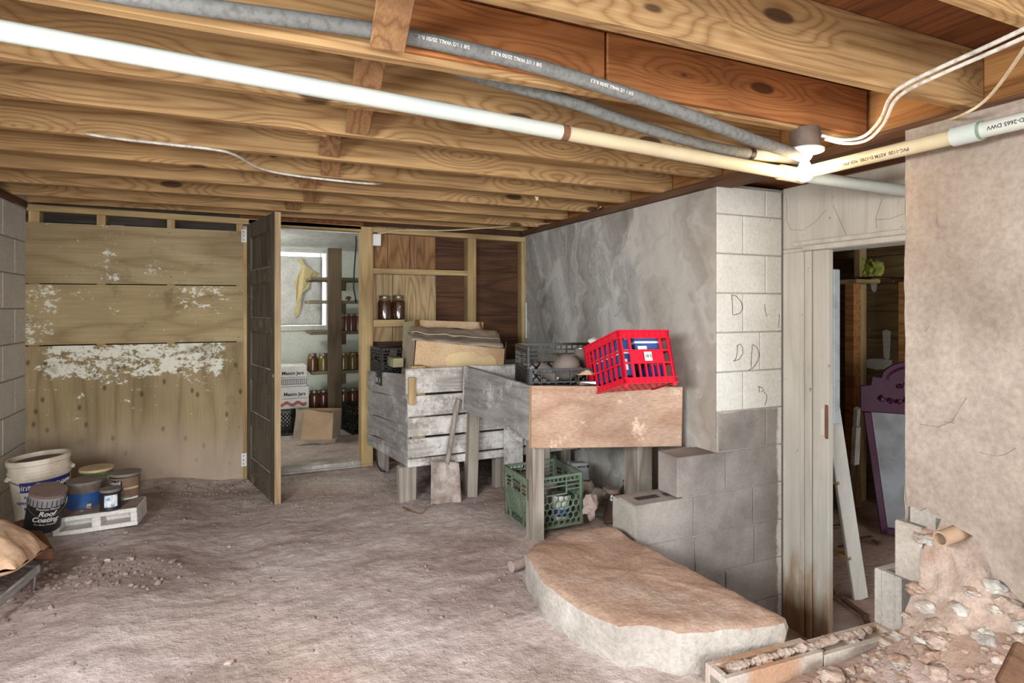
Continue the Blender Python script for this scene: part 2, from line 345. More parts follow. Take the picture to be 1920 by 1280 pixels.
# plywood wall panels with flaking whitewash
def panel_mat(name, c1, c2, ax, white):
    m, nt, p = new(name, .85, spec=.2); c, f, r = wood_col(nt, c1, c2, ax, rings=7, along=.6, across=3.5, var=.25)
    q = pos(nt, False); xyz = nd(nt, 'SeparateXYZ', {0: q}).outputs
    n1 = noi(nt, q, 2.2, 6, .65); n2 = noi(nt, q, 42., 8, .8); n3 = noi(nt, scl(nt, q, (1, 1, 2.4)), 11., 6, .7)
    msk = None
    for (x0, x1, z0, z1, k) in white:      # patches of old whitewash, flaked at the edges
        e = .07
        a = mth(nt, 'MULTIPLY', mth(nt, 'MULTIPLY', step(nt, xyz[0], x0-e, x0+e), step(nt, xyz[0], x1+e, x1-e)),
                mth(nt, 'MULTIPLY', step(nt, xyz[2], z0-e, z0+e), step(nt, xyz[2], z1+.02, z1-.03)))
        a = mth(nt, 'MULTIPLY', a, k); msk = a if msk is None else mth(nt, 'MAXIMUM', msk, a)
    t = mth(nt, 'ADD', mth(nt, 'MULTIPLY', mth(nt, 'ADD', mth(nt, 'ADD', mth(nt, 'MULTIPLY', n2, .5), mth(nt, 'MULTIPLY', n3, .5)), -.5), 3.6), msk)
    c = mix(nt, step(nt, t, .44, .60), c, lin((222, 220, 204)))
    n5 = noi(nt, q, 4., 5, .7)
    c = mix(nt, mth(nt, 'MULTIPLY', step(nt, n5, .56, .7), .45), c, lin((96, 80, 54)))
    kv = nd(nt, 'CombineXYZ', {0: mth(nt, 'MULTIPLY', xyz[0], 7.), 1: mth(nt, 'MULTIPLY', xyz[2], 4.)}).outputs[0]
    kd = nd(nt, 'TexVoronoi', {'Vector': kv, 'Scale': 1., 'Randomness': 1.}, voronoi_dimensions='2D').outputs['Distance']
    c = mix(nt, mth(nt, 'MULTIPLY', step(nt, mth(nt, 'ADD', kd, mth(nt, 'MULTIPLY', n2, .12)), .16, .10), .7 if ax == 'z' else .0), c, lin((70, 58, 42)))
    low = step(nt, mth(nt, 'ADD', xyz[2], mth(nt, 'MULTIPLY', n1, .3)), .72, .3)
    c = mix(nt, mth(nt, 'MULTIPLY', low, .65), c, lin((180, 162, 146)))
    nt.links.new(c, p.inputs[0]); bump(nt, p, mth(nt, 'ADD', f, n2), .25, .004); return m

# ---------------------------------------------------------------- floor
XL, XR, YB, YF = -1.22, 2.21, 4.6, -1.6
def fh(x, y):
    h = .075*ss(.05, -.55, x)*ss(1.6, 3.0, y)*(1-.45*ss(3.6, 4.5, y)) + .02*nz(x, y, 3, 1.3) + .012*nz(x, y, 9, 4.) + .006*nz(x*1.0, y*1.6, 5, 11)
    h += .03*ss(4.3, 4.6, y)*ss(.0, -.3, x)*(.6+nz(x, 0, 0, 3))
    h *= 1-.8*ss(.0, .25, x)*ss(1.0, .8, x)*ss(3.8, 4.3, y)
    h += .20*ss(1.72, 2.1, x)*ss(1.42, 1.15, y) + .035*ss(1.3, 1.8, x)*ss(1.45, 1.3, y)
    if x > 1.66 and 1.43 < y < 2.40: h = -.5+.02*nz(x, y, 1, 5)
    return h
b = B(); NX, NY = 150, 250
b.grid(lambda u, v: (lambda x, y: (x, y, fh(x, y)))(XL-.02+u*(2.36-XL), YF+v*(YB+.02-YF)), NX, NY)
floor = b.build('floor', M_DIRT, smooth=True); tag(floor, kind='structure')
inn = B().grid(lambda u, v: (lambda x, y: (x, y, -.5+.03*nz(x, y, 2, 2.5)))(2.3+u*3.4, .6+v*3.6), 50, 50).build('floor', M_DIRT, smooth=True); tag(inn, kind='structure')
pf = B().grid(lambda u, v: (lambda x, y: (x, y, .02+.008*nz(x, y, 2, 4)))(-.7+u*2.3, 4.58+v*2.3), 24, 24).build('floor', M_DIRT, smooth=True); tag(pf, kind='structure')
# small stones and crumbs over the dirt
b = B(); rnd = random.Random(3)
for i in range(1300):
    x = rnd.uniform(XL+.05, 2.05); y = rnd.uniform(1.5, 4.5)
    if rnd.random() < .45: y = rnd.uniform(3.6, 4.5); x = rnd.uniform(-.5, 1.6)
    if x > 1.6 and y < 2.45: continue
    r = rnd.choice((.003, .004, .005, .006, .009)); b.rock((x, y, fh(x, y)+r*.2), r, i, (1, 1.2, .6), 0 if r < .007 else 1)
tag(b.build('floor_crumbs', M_CLOD), 'pale crumbs and pebbles scattered over the dirt floor', 'pebbles', kind='stuff')
b = B()
for i in range(330):
    t = rnd.random()
    if t < .45: x, y = rnd.gauss(-.5, .14), rnd.gauss(3.02, .09)
    elif t < .75: x, y = rnd.gauss(-.25, .16), rnd.gauss(4.42, .07)
    else: x, y = rnd.gauss(-.75, .1), rnd.gauss(2.95, .15)
    if y > 4.53: continue
    r = abs(rnd.gauss(0, .006))+.003; b.rock((x, y, fh(x, y)+r*.35), r, i, (1, 1, .7), 1)
tag(b.build('dirt_clods', M_CLOD, smooth=False), 'heaped dirt clods along the panelled wall and block', 'dirt', kind='stuff')

# ---------------------------------------------------------------- ceiling: boards, joists, bridging
JB = CZ+.66; JH = .19; SUBZ = JB+JH
ceil = place('ceiling', (.5, 1.5, SUBZ))
y = YF; i = 0
bx = []
x = XL-.3
while x < 2.5:
    o = B().box(x, x+.138, YF, 4.75, SUBZ, SUBZ+.02).build('plank', M_SUB, ceil); x += .14
B().box(XL-.4, 2.9, YF, 4.78, SUBZ+.021, SUBZ+.05).build('leak_cover', M_SUB, ceil)  # sheet added above the planks to stop sky light leaking through gaps
B().box(XL-.2, 2.9, 4.705, 4.712, 1.80, SUBZ+.03).build('rim_joist', M_SUB, ceil)  # thin strip added over the back plate to close a light leak
JY = [-1.25, -.85, -.45, -.04, .36, .76, 1.16, 1.57, 1.98, 2.34, 2.73, 3.13, 3.51, 3.93, 4.31, 4.615]
for k, y in enumerate(JY):
    red = (k == 7)
    sag = [.0, .004, -.003, .002][k % 4]
    o = B().box(XL-.1, 2.235, y, y+.038, JB+sag, SUBZ-.001).build('joist', M_JOIST, ceil, bevel=.002)
# sistered red board on the joist face by the lamp
B().box(1.02, 2.21, 1.548, 1.569, JB+.012, SUBZ-.004).build('joist', M_JOIST_RED, ceil, bevel=.002)
B().box(.34, 1.012, 1.552, 1.569, JB+.02, SUBZ-.004).build('joist', M_JOIST_RED, ceil, bevel=.002)
xs = [.34, .36, .40, .345, .40, .33, .39, .31, .35]
for k, y in enumerate(JY[6:-2]):
    X0 = xs[k]; y0 = y+.04; y1 = JY[7+k]-.002-(.02 if k == 0 else 0)
    B().beam((X0, y1-.012, JB+.012), (X0-.02, y0+.012, SUBZ-.015), .088, .02, up=(0, .5, -1)).build('bridging', M_BRIDGE, ceil, bevel=.002)
    if k in (2, 3, 5): B().beam((X0-.085, y0+.012, JB+.01), (X0-.10, y1-.012, SUBZ-.015), .075, .018, up=(0, .5, 1)).build('bridging', M_BRIDGE, ceil, bevel=.002)
B().box(2.24, 2.278, YF, 4.75, JB, SUBZ-.001).build('rim_joist', M_RIM, ceil)
B().box(XL-.14, XL-.10, YF, 4.75, JB, SUBZ-.001).build('rim_joist', M_RIM, ceil)
B().box(2.17, 2.30, YF, 4.62, JB-.04, JB-.001).build('sill_plate', M_SILL, ceil, bevel=.003)
B().box(XL-.13, XL+.012, YF, 4.58, JB-.04, JB-.001).build('sill_plate', M_SILL, ceil, bevel=.003)
B().box(2.28, 2.86, 1.1, 2.6, JB+.005, JB+.02).build('plank', M_SUB, ceil)
# drip of builder's foam on a joist
b = B().rock(at(1003, 362, Z=JB+.03)+V((0, -.02, 0)), .030, 4, (.5, .45, 1.3), 3)
tag(b.build('foam_drip', M_PEEL, smooth=True), 'cream foam drip hanging from a joist', 'foam')

# ---------------------------------------------------------------- wall_left: blocks
wl = place('wall_left', (XL-.1, 1.5, 0))
B().box(XL-.19, XL-.004, 1.3, YB, -.05, JB-.042).box(XL-.19, XL-.004, YF, -.8, -.05, JB-.042).box(XL-.19, XL-.004, -.8, 1.3, -.05, 1.15).build('mortar_core', M_MORTAR, wl)
for r in range(10):
    z = -.03+r*.2055; y = YB-.005-(.2 if r % 2 else .0)
    if r % 2: B().box(XL-.02, XL, YB-.198, YB-.008, z, z+.197).build('block', M_BLOCKL, wl, bevel=.002)
    z1 = min(z+.197, JB-.042)
    if z1-z < .03: continue
    while y > 2.2:
        B().box(XL-.02, XL+.001*random.random(), y-.39, y-.004, z, z1).build('block', M_BLOCKL, wl, bevel=.002); y -= .398
# ---------------------------------------------------------------- wall_back: framing, panels, boards
wb = place('wall_back', (.5, YB, 0))
pz0, pz1 = at(54, 382, Y=YB).z, at(992, 444, Y=YB).z-.005
B().poly([(XL, YB, pz0-.04), (2.2, YB, pz1-.04), (2.2, YB, pz1), (XL, YB, pz0)], (0, .089, 0)).build('top_plate', M_STUDX, wb, bevel=.002)
def stud(x0, x1, z0=.0, z1=None, y0=YB, y1=YB+.089):
    z1 = z1 or (pz0+(pz1-pz0)*(x0-XL)/(2.2-XL)-.041)
    return B().box(x0, x1, y0, y1, z0, z1).build('stud', M_STUD, wb, bevel=.002)
X = lambda px, Y=YB: at(px, 500, Y=Y).x
Z = lambda px, py, Y=YB: at(px, py, Y=Y).z
JL0, JL1 = X(456), X(466); JR0, JR1 = X(677), X(699)
for p0, p1 in ((53, 74), (181, 198), (313, 328)): stud(X(p0), X(p1))
stud(X(443), X(456))
# dark siding boards seen through the gap over the panels and in the open bays
B().box(XL-.1, -.0, YB+.109, YB+.12, -.15, 1.86).build('leak_backing', M_GREYSID, wb)  # backing added behind the siding to block outside light
B().box(JR1-.03, 2.4, YB+.114, YB+.125, -.15, 1.86).build('leak_backing', M_DARKB, wb)  # light-blocking backing added behind the open bays
z = .0
while z < 1.80:
    B().box(XL, -.02, YB+.089, YB+.107, z, z+.142).build('board', M_GREYSID, wb, bevel=.002)
    z += .146
P1 = panel_mat('plywood_upper', (184, 164, 126), (152, 131, 95), 'x', [(-.86, -.70, 1.33, 1.9, .34), (-.66, -.30, 1.34, 1.52, .26), (-1.2, -.2, 1.34, 1.75, .10)])
P2 = panel_mat('plywood_middle', (190, 169, 127), (156, 133, 95), 'x', [(-1.3, -1.04, .9, 1.36, .36), (-.42, -.06, 1.12, 1.36, .36), (-1.2, 0, .9, 1.36, .12)])
P3 = panel_mat('plywood_lower', (174, 154, 116), (140, 120, 88), 'z', [(-1.15, -.10, .74, .99, .60), (-1.15, -.10, .66, .9, .30), (-1.2, -.1, .45, .8, .12), (-1.0, -.72, .6, .75, .2)])
def panel(pts, m):
    o = B().poly([at(x, y, Y=YB-.001) for x, y in pts], (0, -.012, 0)).build('panel', m, wb); return o
panel([(47, 416), (456, 434), (456, 534.5), (47, 530.5)], P1)
panel([(47, 532.5), (456, 536.5), (456, 639), (47, 647)], P2)
panel([(47, 649.5), (456, 641), (459, 908), (47, 945)], P3)
# nail heads and a pulled strap on the panels
for px, py in ((318, 436), (320, 519), (322, 542), (452, 482), (450, 545), (447, 632), (449, 700), (448, 800), (322, 596), (60, 560), (447, 746)):
    c = at(px, py, Y=YB-.013); B().lathe([(.004, 0), (.004, .002)], c, 8, Matrix.Rotation(math.pi/2, 4, 'X')).build('nail_head', M_RUST, wb)
# jambs and lintel of the pantry opening
B().box(JL0, JL1, YB-.015, YB+.11, 0, Z(460, 428)).build('door_jamb', M_STUD, wb, bevel=.002)
B().box(JR0, JR1, YB-.012, YB+.11, 0, Z(690, 428)+.01).build('door_jamb', M_STUD, wb, bevel=.002)
B().box(JL1, JR0, YB, YB+.11, Z(600, 426), Z(600, 426)+.03).build('lintel', M_STUDX, wb, bevel=.002)
B().box(JL1, JR0, YB-.01, YB+.1, 0.0, .045).build('threshold', M_GREYW, wb, bevel=.006)
# right bay: studs, blocking, ply pieces and dark boards
sA0, sA1, sB0, sB1 = X(877), X(893), X(978), X(992)
stud(sA0, sA1); stud(sB0, sB1-.01, 0, None, YB, YB+.085)
B().box(JR1, sA0, YB, YB+.075, Z(790, 515), Z(790, 505)).build('blocking', M_STUDX, wb, bevel=.002)
B().box(JR1, X(757), YB-.03, YB+.088, Z(725, 612), Z(725, 599)).build('shelf_block', M_STUDX, wb, bevel=.002)
pb = [X(703), X(706), X(731), X(773), X(822)]
for a_, c_ in zip(pb[:-1], pb[1:]):
    B().box(a_+.002, c_-.002, YB+.076, YB+.09, Z(760, 508), 1.84).build('ply_strip', M_PLYV, wb)
B().box(X(703), X(740), YB+.074, YB+.089, Z(760, 640), Z(760, 509)).build('ply_strip', M_PLYL, wb)
B().box(X(741), X(822), YB+.070, YB+.089, Z(760, 640), Z(760, 509)).build('ply_strip', M_PLYL, wb)
z = .0
while z < 1.82:
    B().box(JR1-.05, 2.25, YB+.092, YB+.112, z, z+.186).build('board', M_DARKB, wb, bevel=.002)
    z += .19
# ---------------------------------------------------------------- pantry beyond
PY = 6.72
pw = place('wall_pantry', (.5, PY, 0))
WX0, WX1, WZ0, WZ1 = .10, at(612, 500, Y=PY).x, at(590, 610, Y=PY).z, at(590, 474, Y=PY).z
B().box(-.75, WX0, PY, PY+.2, 0, 1.9).box(WX1, 1.7, PY, PY+.2, 0, 1.9).box(WX0, WX1, PY, PY+.2, 0, WZ0).box(WX0, WX1, PY, PY+.2, WZ1, 1.9).build('wall_face', M_PWALL, pw)
B().box(-.8, -.72, YB+.1, PY+.2, 0, 1.9).build('wall_face', M_PWALL, pw)
B().box(1.62, 1.7, YB+.12, PY+.2, 0, 1.9).build('wall_face', M_PWALL, pw)
B().box(-.8, 1.7, YB+.11, YB+.118, 1.78, 1.9).build('wall_face', M_PWALL, pw)
tag(B().box(-.8, 1.7, YB+.115, PY+.2, 1.83, 1.87).build('ceiling', M_PCEIL), kind='structure')
w1 = place('window_1', (WX1-.2, PY, WZ0))
B().box(WX0, WX1, PY+.10, PY+.11, WZ0, WZ1).build('pane', M_LIT, w1)
for bx_ in ((WX0-.02, WX1+.04, WZ1-.0, WZ1+.05), (WX0-.02, WX1+.05, WZ0-.05, WZ0), (WX1, WX1+.045, WZ0, WZ1)):
    B().box(bx_[0], bx_[1], PY-.02, PY+.03, bx_[2], bx_[3]).build('frame', M_WPAINT, w1)
B().box(WX1-.06, WX1-.045, PY+.07, PY+.1, WZ0, WZ1).build('muntin', M_WPAINT, w1)
IX1 = at(604, 500, Y=PY-.01).x
b = B().grid(lambda u, v: (WX0-.05+u*(IX1-WX0+.05), PY-.012+.006*nz(u*8, v*8, 0)-.01*ss(.85, 1, u)*v, WZ0+.005+v*(WZ1-WZ0-.05)), 20, 24)
ins = b.build('insulation_board', M_FOIL, smooth=True, solid=.018); tag(ins, 'crinkled silvery insulation board covering the pantry window', 'insulation')
pk = [(556, 487), (565, 484), (572, 497), (588, 508), (599, 512), (594, 518), (583, 522), (578, 540), (566, 548), (563, 575), (560, 592), (553, 596), (551, 588), (556, 570), (555, 540), (552, 530), (562, 510), (565, 497)]
tag(B().poly([at(x, y, Y=PY-.05-.02*math.sin(i)) for i, (x, y) in enumerate(pk)], (0, .003, 0)).build('peeling_paper', M_PEEL), 'yellowed paper peeling off the pantry window cover', 'paper')
# pantry shelving
sh = thing('pantry_shelf', (at(628, 760, Y=6.05).x, 6.1, .03), 'rough plank shelving with a thick central post in the pantry', 'shelf')
px0, px1 = at(615, 600, Y=6.0).x, at(641, 600, Y=6.0).x
B().box(px0, px1, 6.0, 6.05, .02, at(628, 465, Y=6.0).z).build('post', M_POST, sh, bevel=.003)
SZ = [at(650, yy_, Y=6.03).z for yy_ in (520, 563, 621, 695, 764)]
for i, z in enumerate(SZ):
    xl = at((583, 580, 582, 584, 585)[i], 600, Y=6.05).x
    B().box(xl, 1.6, 6.055, 6.55, z-.03, z).build('board', M_SHELF, sh, bevel=.003)
    B().box(px1+.0, px1+.05, 6.055, 6.12, z-.13, z-.031).build('bracket', M_POST, sh, bevel=.003)
def jar(name, c, r, h, mc, label, group=None, real=False, empty=False, parts=True):
    t = thing(name, c, label, 'jar', group)
    prof = [(r*.86, 0), (r, h*.03), (r, h*.68), (r*.93, h*.77), (r*.74, h*.84), (r*.74, h*.9)]
    if real:
        B().lathe(prof, c, 20).build('glass_body', M_GLASSD if empty else M_GLASS, t, smooth=True)
        if not empty: B().lathe([(r*.8, h*.02), (r*.93, h*.05), (r*.93, h*.66), (r*.85, h*.74), (.0, h*.75)], c, 18).build('contents', mc, t, smooth=True)
    else:
        B().lathe(prof, c, 16).build('glass_body', mc, t, smooth=True)
    B().lathe([(r*.78, h*.885), (r*.79, h*.98), (r*.74, h), (0, h)], c, 18).build('lid', M_LIDD if empty else M_LID, t, smooth=True)
    return t
jl = [(649, 621, 'P'), (659, 621, 'P'), (671, 621, 'P'), (586, 695, 'O'), (606, 695, 'Q'), (644, 695, 'Q'), (661, 695, 'Q'), (676, 695, 'O'), (589, 764, 'O'), (606, 764, 'P'), (644, 764, 'O'), (661, 764, 'P'), (677, 764, 'P')]
rowname = {621: 'third shelf from the top', 695: 'fourth shelf from the top', 764: 'lowest shelf'}
seen = {}
order = ['first', 'second', 'third', 'fourth', 'fifth']
for px, py, k in jl:
    n = seen.get(py, 0); seen[py] = n+1
    c = at(px, py, Y=6.15 if py > 650 else 6.12); c.z = SZ[{621: 2, 695: 3, 764: 4}[py]]+.001
    jar('mason_jar', c, .05, .172, {'P': M_PRES3, 'O': M_PRES, 'Q': M_PRES2}[k], '%s filled mason jar from the window side, pantry %s' % (order[n], rowname[py]), 'filled jars on the pantry shelves')
cy = at(653, 563, Y=6.15); tag(B().rock(cy+V((0, 0, .022)), .025, 3, (1.2, 1, .8), 2).build('dark_clump', M_RUST, smooth=True), 'small dark clump on the second pantry shelf', 'clump')
# black crates, carton and mason jar boxes
def mason_box(z0, z1, xa, xb, label, red):
    y0 = 5.92; x0, x1 = at(xa, 720, Y=y0).x, at(xb, 720, Y=y0).x
    t = thing('mason_jar_box', ((x0+x1)/2, y0+.15, z0), label, 'box')
    B().box(x0-.12, x1, y0, y0+.3, z0, z1).build('carton', M_WHITE, t, bevel=.003)
    b = B(); xc = x1-.125; zc = z0+(z1-z0)*.66
    add_text(b, 'Mason Jars', .044, lambda x, y: (xc+x, y0-.002, zc+y), .0012); b.build('lettering', M_INK, t)
    b = B().box(xc-.11, xc+.12, y0-.002, y0-.001, zc-.04, zc-.037)
    if not red:
        zb = z0+.045
        b.box(xc-.10, xc+.12, y0-.002, y0-.001, zb-.025, zb-.022).box(xc-.10, xc+.12, y0-.002, y0-.001, zb+.022, zb+.025)
        for i in range(14): b.box(xc-.10+i*.0166, xc-.10+i*.0166+.005, y0-.002, y0-.001, zb-.022, zb+.022)
    b.build('print', M_INK, t)
    if red: B().grid(lambda u, v: (x0-.08+u*(x1-x0+.06), y0-.0015, z0+.03+v*.03+.012*math.sin(u*19)), 24, 1).build('print', plain('red_print', (190, 110, 100), .7), t)
    jx = x1-.31
    B().poly([(jx+a*.001, y0-.0015, z0+bz*.001) for a, bz in ((-40, 15), (40, 15), (42, 95), (30, 115), (32, 140), (-32, 140), (-30, 115), (-42, 95))], (0, -.001, 0)).build('print', M_INK, t)
bz0 = at(560, 765, Y=5.92).z; bz1 = at(560, 724, Y=5.92).z; bz2 = at(560, 686, Y=5.92).z
mason_box(bz0, bz1-.003, 528, 579, 'white jar carton with red print under another carton', True)
mason_box(bz1, bz2, 528, 575.5, 'white jar carton with barcode panel on top of the pair', False)
tag(B().poly([at(543, 683, Y=5.97), at(575, 686, Y=5.97), at(575, 688, Y=5.97), at(543, 686, Y=5.97)], (0, .12, 0)).build('paper_sheet', M_WHITE), 'loose paper lying on the upper jar carton', 'paper')
# ---------------------------------------------------------------- crates
def crate(name, w, d, h, loc, rot, mt, label, sty, low_front=None):
    t = thing(name, loc, label, 'crate', None, rot); T = .010
    sides = {'front': (V((-w/2, -d/2, 0)), V((1, 0, 0)), V((0, 1, 0)), w), 'back': (V((-w/2, d/2, 0)), V((1, 0, 0)), V((0, -1, 0)), w),
             'left': (V((-w/2, -d/2, 0)), V((0, 1, 0)), V((1, 0, 0)), d), 'right': (V((w/2, -d/2, 0)), V((0, 1, 0)), V((-1, 0, 0)), d)}
    for nm, (o, u, n, L) in sides.items():
        H = low_front if (low_front and nm == 'front') else h
        b = B()
        def bar(u0, v0, u1, v1, wd, th=T):
            p, q = o+u*(u0*L)+V((0, 0, v0*H)), o+u*(u1*L)+V((0, 0, v1*H)); b.beam(p+n*th/2, q+n*th/2, th if abs(v1-v0)*H < 1e-6 or True else wd, wd, up=n.cross(q-p))
        def rect(u0, u1, v0, v1, th=T, out=0):
            b.par(o+u*(u0*L)+V((0, 0, v0*H))-n*out, u*((u1-u0)*L), V((0, 0, (v1-v0)*H)), n*(th+out))
        rect(0, .06, 0, 1); rect(.94, 1, 0, 1)
        if sty == 'red':
            rect(.06, .94, .86, 1); rect(.06, .94, 0, .12); rect(0, 1, .975, 1, T, .006); rect(0, 1, .845, .865, T, .005); rect(-.02, 1.02, .10, .12, T, .006); rect(-.02, 1.02, 0, .02, T, .008)
            for k in range(9): rect(.06+k*.11-.006, .06+k*.11+.006, .865, .975, T, .004); rect(.06+k*.11-.006, .06+k*.11+.006, .02, .10, T, .004)
            rect(.06, .94, .60, .63, T, .003); rect(.06, .94, .37, .40, T, .003)
            if nm in ('front', 'back'):
                rect(.22, .78, .37, .63)
                for k in (.20, .80): rect(k-.02, k+.02, .12, .86)
                for k in (.33, .45, .57, .68): rect(k-.014, k+.014, .12, .37)
            else:
                for k in (.2, .33, .47, .62, .76, .88): rect(k-.018, k+.018, .12, .86)
        else:
            rect(.06, .94, .95, 1, T, .002); rect(.06, .94, .0, .05); rect(.06, .94, .86, .885)
            for k in range(12): rect(.08+k*.076, .085+k*.076+.008, .885, .95)
            if H == h:
                rect(.06, .94, .78, .80)
                rect(.06, .3, .70, .72); rect(.7, .94, .70, .72); rect(.30, .315, .62, .86); rect(.685, .70, .62, .86); rect(.3, .7, .62, .645)
                if sty == 'hex' and nm in ('front', 'back'):
                    a_ = .062
                    for j in range(-1, 8):
                        for i_ in range(-1, 9):
                            cx_ = .06+i_*a_*1.732*1.0+(a_*.866 if j % 2 else 0); cy_ = .08+j*a_*1.5*1.25
                            for ang in (30, 90, 150):
                                a0, a1 = math.radians(ang), math.radians(ang+60)
                                pts = [(cx_+a_*math.cos(q_), cy_+a_*1.25*math.sin(q_)) for q_ in (a0, a1)]
                                if all(.06 <= p_[0] <= .94 and .03 <= p_[1] <= .62 for p_ in pts): bar(pts[0][0], pts[0][1], pts[1][0], pts[1][1], .006)
                    for k in range(4): pass
                else:
                    rect(.06, .94, .19, .21)
                    for k in range(-5, 11):
                        for sgn in (1, -1):
                            u0 = .06+k*.11; pts = []
                            for s_ in (0, 1):
                                uu = u0+(s_*.43*h/L if sgn > 0 else -s_*.43*h/L); pts.append([uu, .2+s_*.43])
                            (ua, va), (ub, vb) = pts
                            lo, hi = .06, .94
                            if max(ua, ub) < lo or min(ua, ub) > hi: continue
                            def clip(u_, v_, u2, v2):
                                for lim in (lo, hi):
                                    if (u_ < lo and lim == lo) or (u_ > hi and lim == hi):
                                        f_ = (lim-u_)/(u2-u_); return lim, v_+(v2-v_)*f_
                                return u_, v_
                            A_ = clip(ua, va, ub, vb); C_ = clip(ub, vb, ua, va)
                            if abs(A_[1]-C_[1]) > .02: bar(A_[0], A_[1], C_[0], C_[1], .009)
                    rect(.22, .24, .05, .2); rect(.76, .78, .05, .2)
            else:
                rect(.06, .94, .30, .34); rect(.06, .94, .6, .64)
                for k in (.16, .34, .52, .62, .72, .82): rect(k, k+.012, .05, .95)
        b.build('side_panel', mt, t, local=True)
    b = B()
    for k in range(7): b.box(-w/2+.01, w/2-.01, -d/2+.02+k*(d-.06)/6, -d/2+.04+k*(d-.06)/6, .004, .012)
    for k in range(7): b.box(-w/2+.02+k*(w-.06)/6, -w/2+.04+k*(w-.06)/6, -d/2+.01, d/2-.01, .004, .011)
    b.build('base_grid', mt, t, local=True)
    if sty == 'red':
        b = B()
        for sx_ in (-1, 1):
            for sy_ in (-1, 1): b.lathe([(.010, -.012), (.014, 0)], (sx_*(w/2-.01), sy_*(d/2-.01), 0), 10)
        b.build('foot', mt, t, local=True)
    return t
c1_ = crate('milk_crate', .32, .32, .26, (at(665, 790, Y=5.75).x+.1, 5.88, .02), (0, 0, .15), M_BLACKP, 'black crate on the pantry floor under the lowest shelf', 'diamond')
c2_ = crate('milk_crate', .32, .32, bz0-.035, (at(520, 790, Y=5.9).x, 6.07, .03), (0, 0, .0), M_BLACKP, 'black crate on the pantry floor under the jar cartons', 'diamond')
# open carton on pantry floor
y0 = 5.45; t = thing('cardboard_carton', at(595, 822, Y=y0+.1), 'open crushed cardboard carton on the pantry floor', 'carton')
def cquad(b, pts, th): b.poly(pts, th)
B().poly([at(549, 821, Y=y0), at(563, 823, Y=y0-.02), at(572, 768, Y=y0-.02), at(556, 767, Y=y0+.08)], (0, .005, 0)).build('carton_side', M_CARDD, t)
B().poly([at(563, 823, Y=y0-.02), at(622, 824, Y=y0-.03), at(624, 774, Y=y0-.03), at(600, 772, Y=y0-.02), at(572, 766, Y=y0-.02)], (0, .005, 0)).build('carton_side', M_CARD, t)
B().poly([at(622, 824, Y=y0-.03), at(637, 818, Y=y0+.25), at(640, 765, Y=y0+.25), at(624, 774, Y=y0-.03)], (.005, 0, 0)).build('carton_side', M_CARDD, t)
B().poly([at(556, 815, Y=y0+.27), at(637, 815, Y=y0+.27), at(640, 765, Y=y0+.27), at(560, 765, Y=y0+.27)], (0, .005, 0)).build('carton_side', M_CARD, t)
# hanging cord + unseen pantry lamp, added beyond the door leaf to light the pantry
pts = [at(667, 438, Y=5.3), at(668, 452, Y=5.3), at(666, 480, Y=5.3), at(664, 510, Y=5.3), at(663, 540, Y=5.3), at(667, 562, Y=5.3)]
pts[0].z = 1.83
t = tag(B().tube(pts, .006, 8).lathe([(.0, -.03), (.012, -.02), (.012, .0), (0, .01)], pts[-1], 8).build('hanging_cord', M_CORD, smooth=True), 'black cord dangling from the pantry ceiling', 'cord')
lp = V((-.25, 5.6, 1.62)); t = thing('pantry_fill_lamp', lp, 'bare bulb added out of sight on the pantry ceiling beyond the open door', 'lamp')
B().lathe([(.06, 1.83-lp.z), (.06, .19), (.03, .15), (.022, .09)], lp, 16).build('socket', M_PORC, t)
B().lathe([(.013, .09), (.02, .06), (.03, .02), (.03, -.005), (.02, -.025), (0, -.032)], lp, 16).build('bulb', M_PBULB, t, smooth=True)
# ---------------------------------------------------------------- pantry door (open, five horizontal panels)
H_ = V((X(463), YB-.03, 0)); Fp = at(515, 950, Z=.0); Fp.z = 0
dv = (Fp-H_); DW = dv.length; dv.normalize(); nv = V((-dv.y, dv.x, 0))
if nv.x > 0: nv = -nv      # towards the photographer's left
DZ0 = .012; DZ1 = at(515, 397, S=3.62).z
door = place('door_1', (H_.x, H_.y, 0)); TH = .036
def dbox(u0, u1, z0, z1, t0, t1, m, nm, bev=.002):
    return B().par(H_+dv*u0+V((0, 0, z0))-nv*t1, dv*(u1-u0), V((0, 0, z1-z0)), nv*(t1-t0)).build(nm, m, door, bevel=bev)
ST = .10
dbox(0, ST, DZ0, DZ1, 0, TH, M_DOOR, 'stile'); dbox(DW-ST, DW-.004, DZ0, DZ1, 0, TH, M_DOOR, 'stile')
dbox(DW-.004, DW, DZ0, DZ1, 0, TH, M_DOORE, 'edge_strip', 0)
n = 5; rails = [DZ0+.16]
rh = .09; ph = (DZ1-DZ0-.16-.10-4*rh)/5; z = DZ0
dbox(ST, DW-ST, DZ0, DZ0+.16, 0, TH, M_DOOR, 'rail'); z = DZ0+.16
for k in range(5):
    dbox(ST, DW-ST, z, z+ph, .012, TH-.012, M_DOOR, 'panel')
    for zz_, hh in ((z, .010), (z+ph-.010, .010)): dbox(ST, DW-ST, zz_, zz_+hh, .004, .012, M_GREYWY if hh and zz_ == z else M_DOOR, 'moulding', .003)
    z += ph; hh = rh if k < 4 else DZ1-z
    dbox(ST, DW-ST, z, z+hh, 0, TH, M_DOOR, 'rail'); z += hh
for zc in (at(458, 442, Y=YB-.02).z, at(456, 862, Y=YB-.02).z):
    hg = B().box(JL0-.012, JL0+.022, YB-.0185, YB-.0155, zc-.045, zc+.045).build('hinge', M_PRINT, door)
    b = B()
    for k in (-.028, 0, .028): b.lathe([(.004, 0), (.004, .0015)], (JL0+.002, YB-.0187, zc+k), 8, Matrix.Rotation(math.pi/2, 4, 'X'))
    b.build('screw', M_INK, hg)
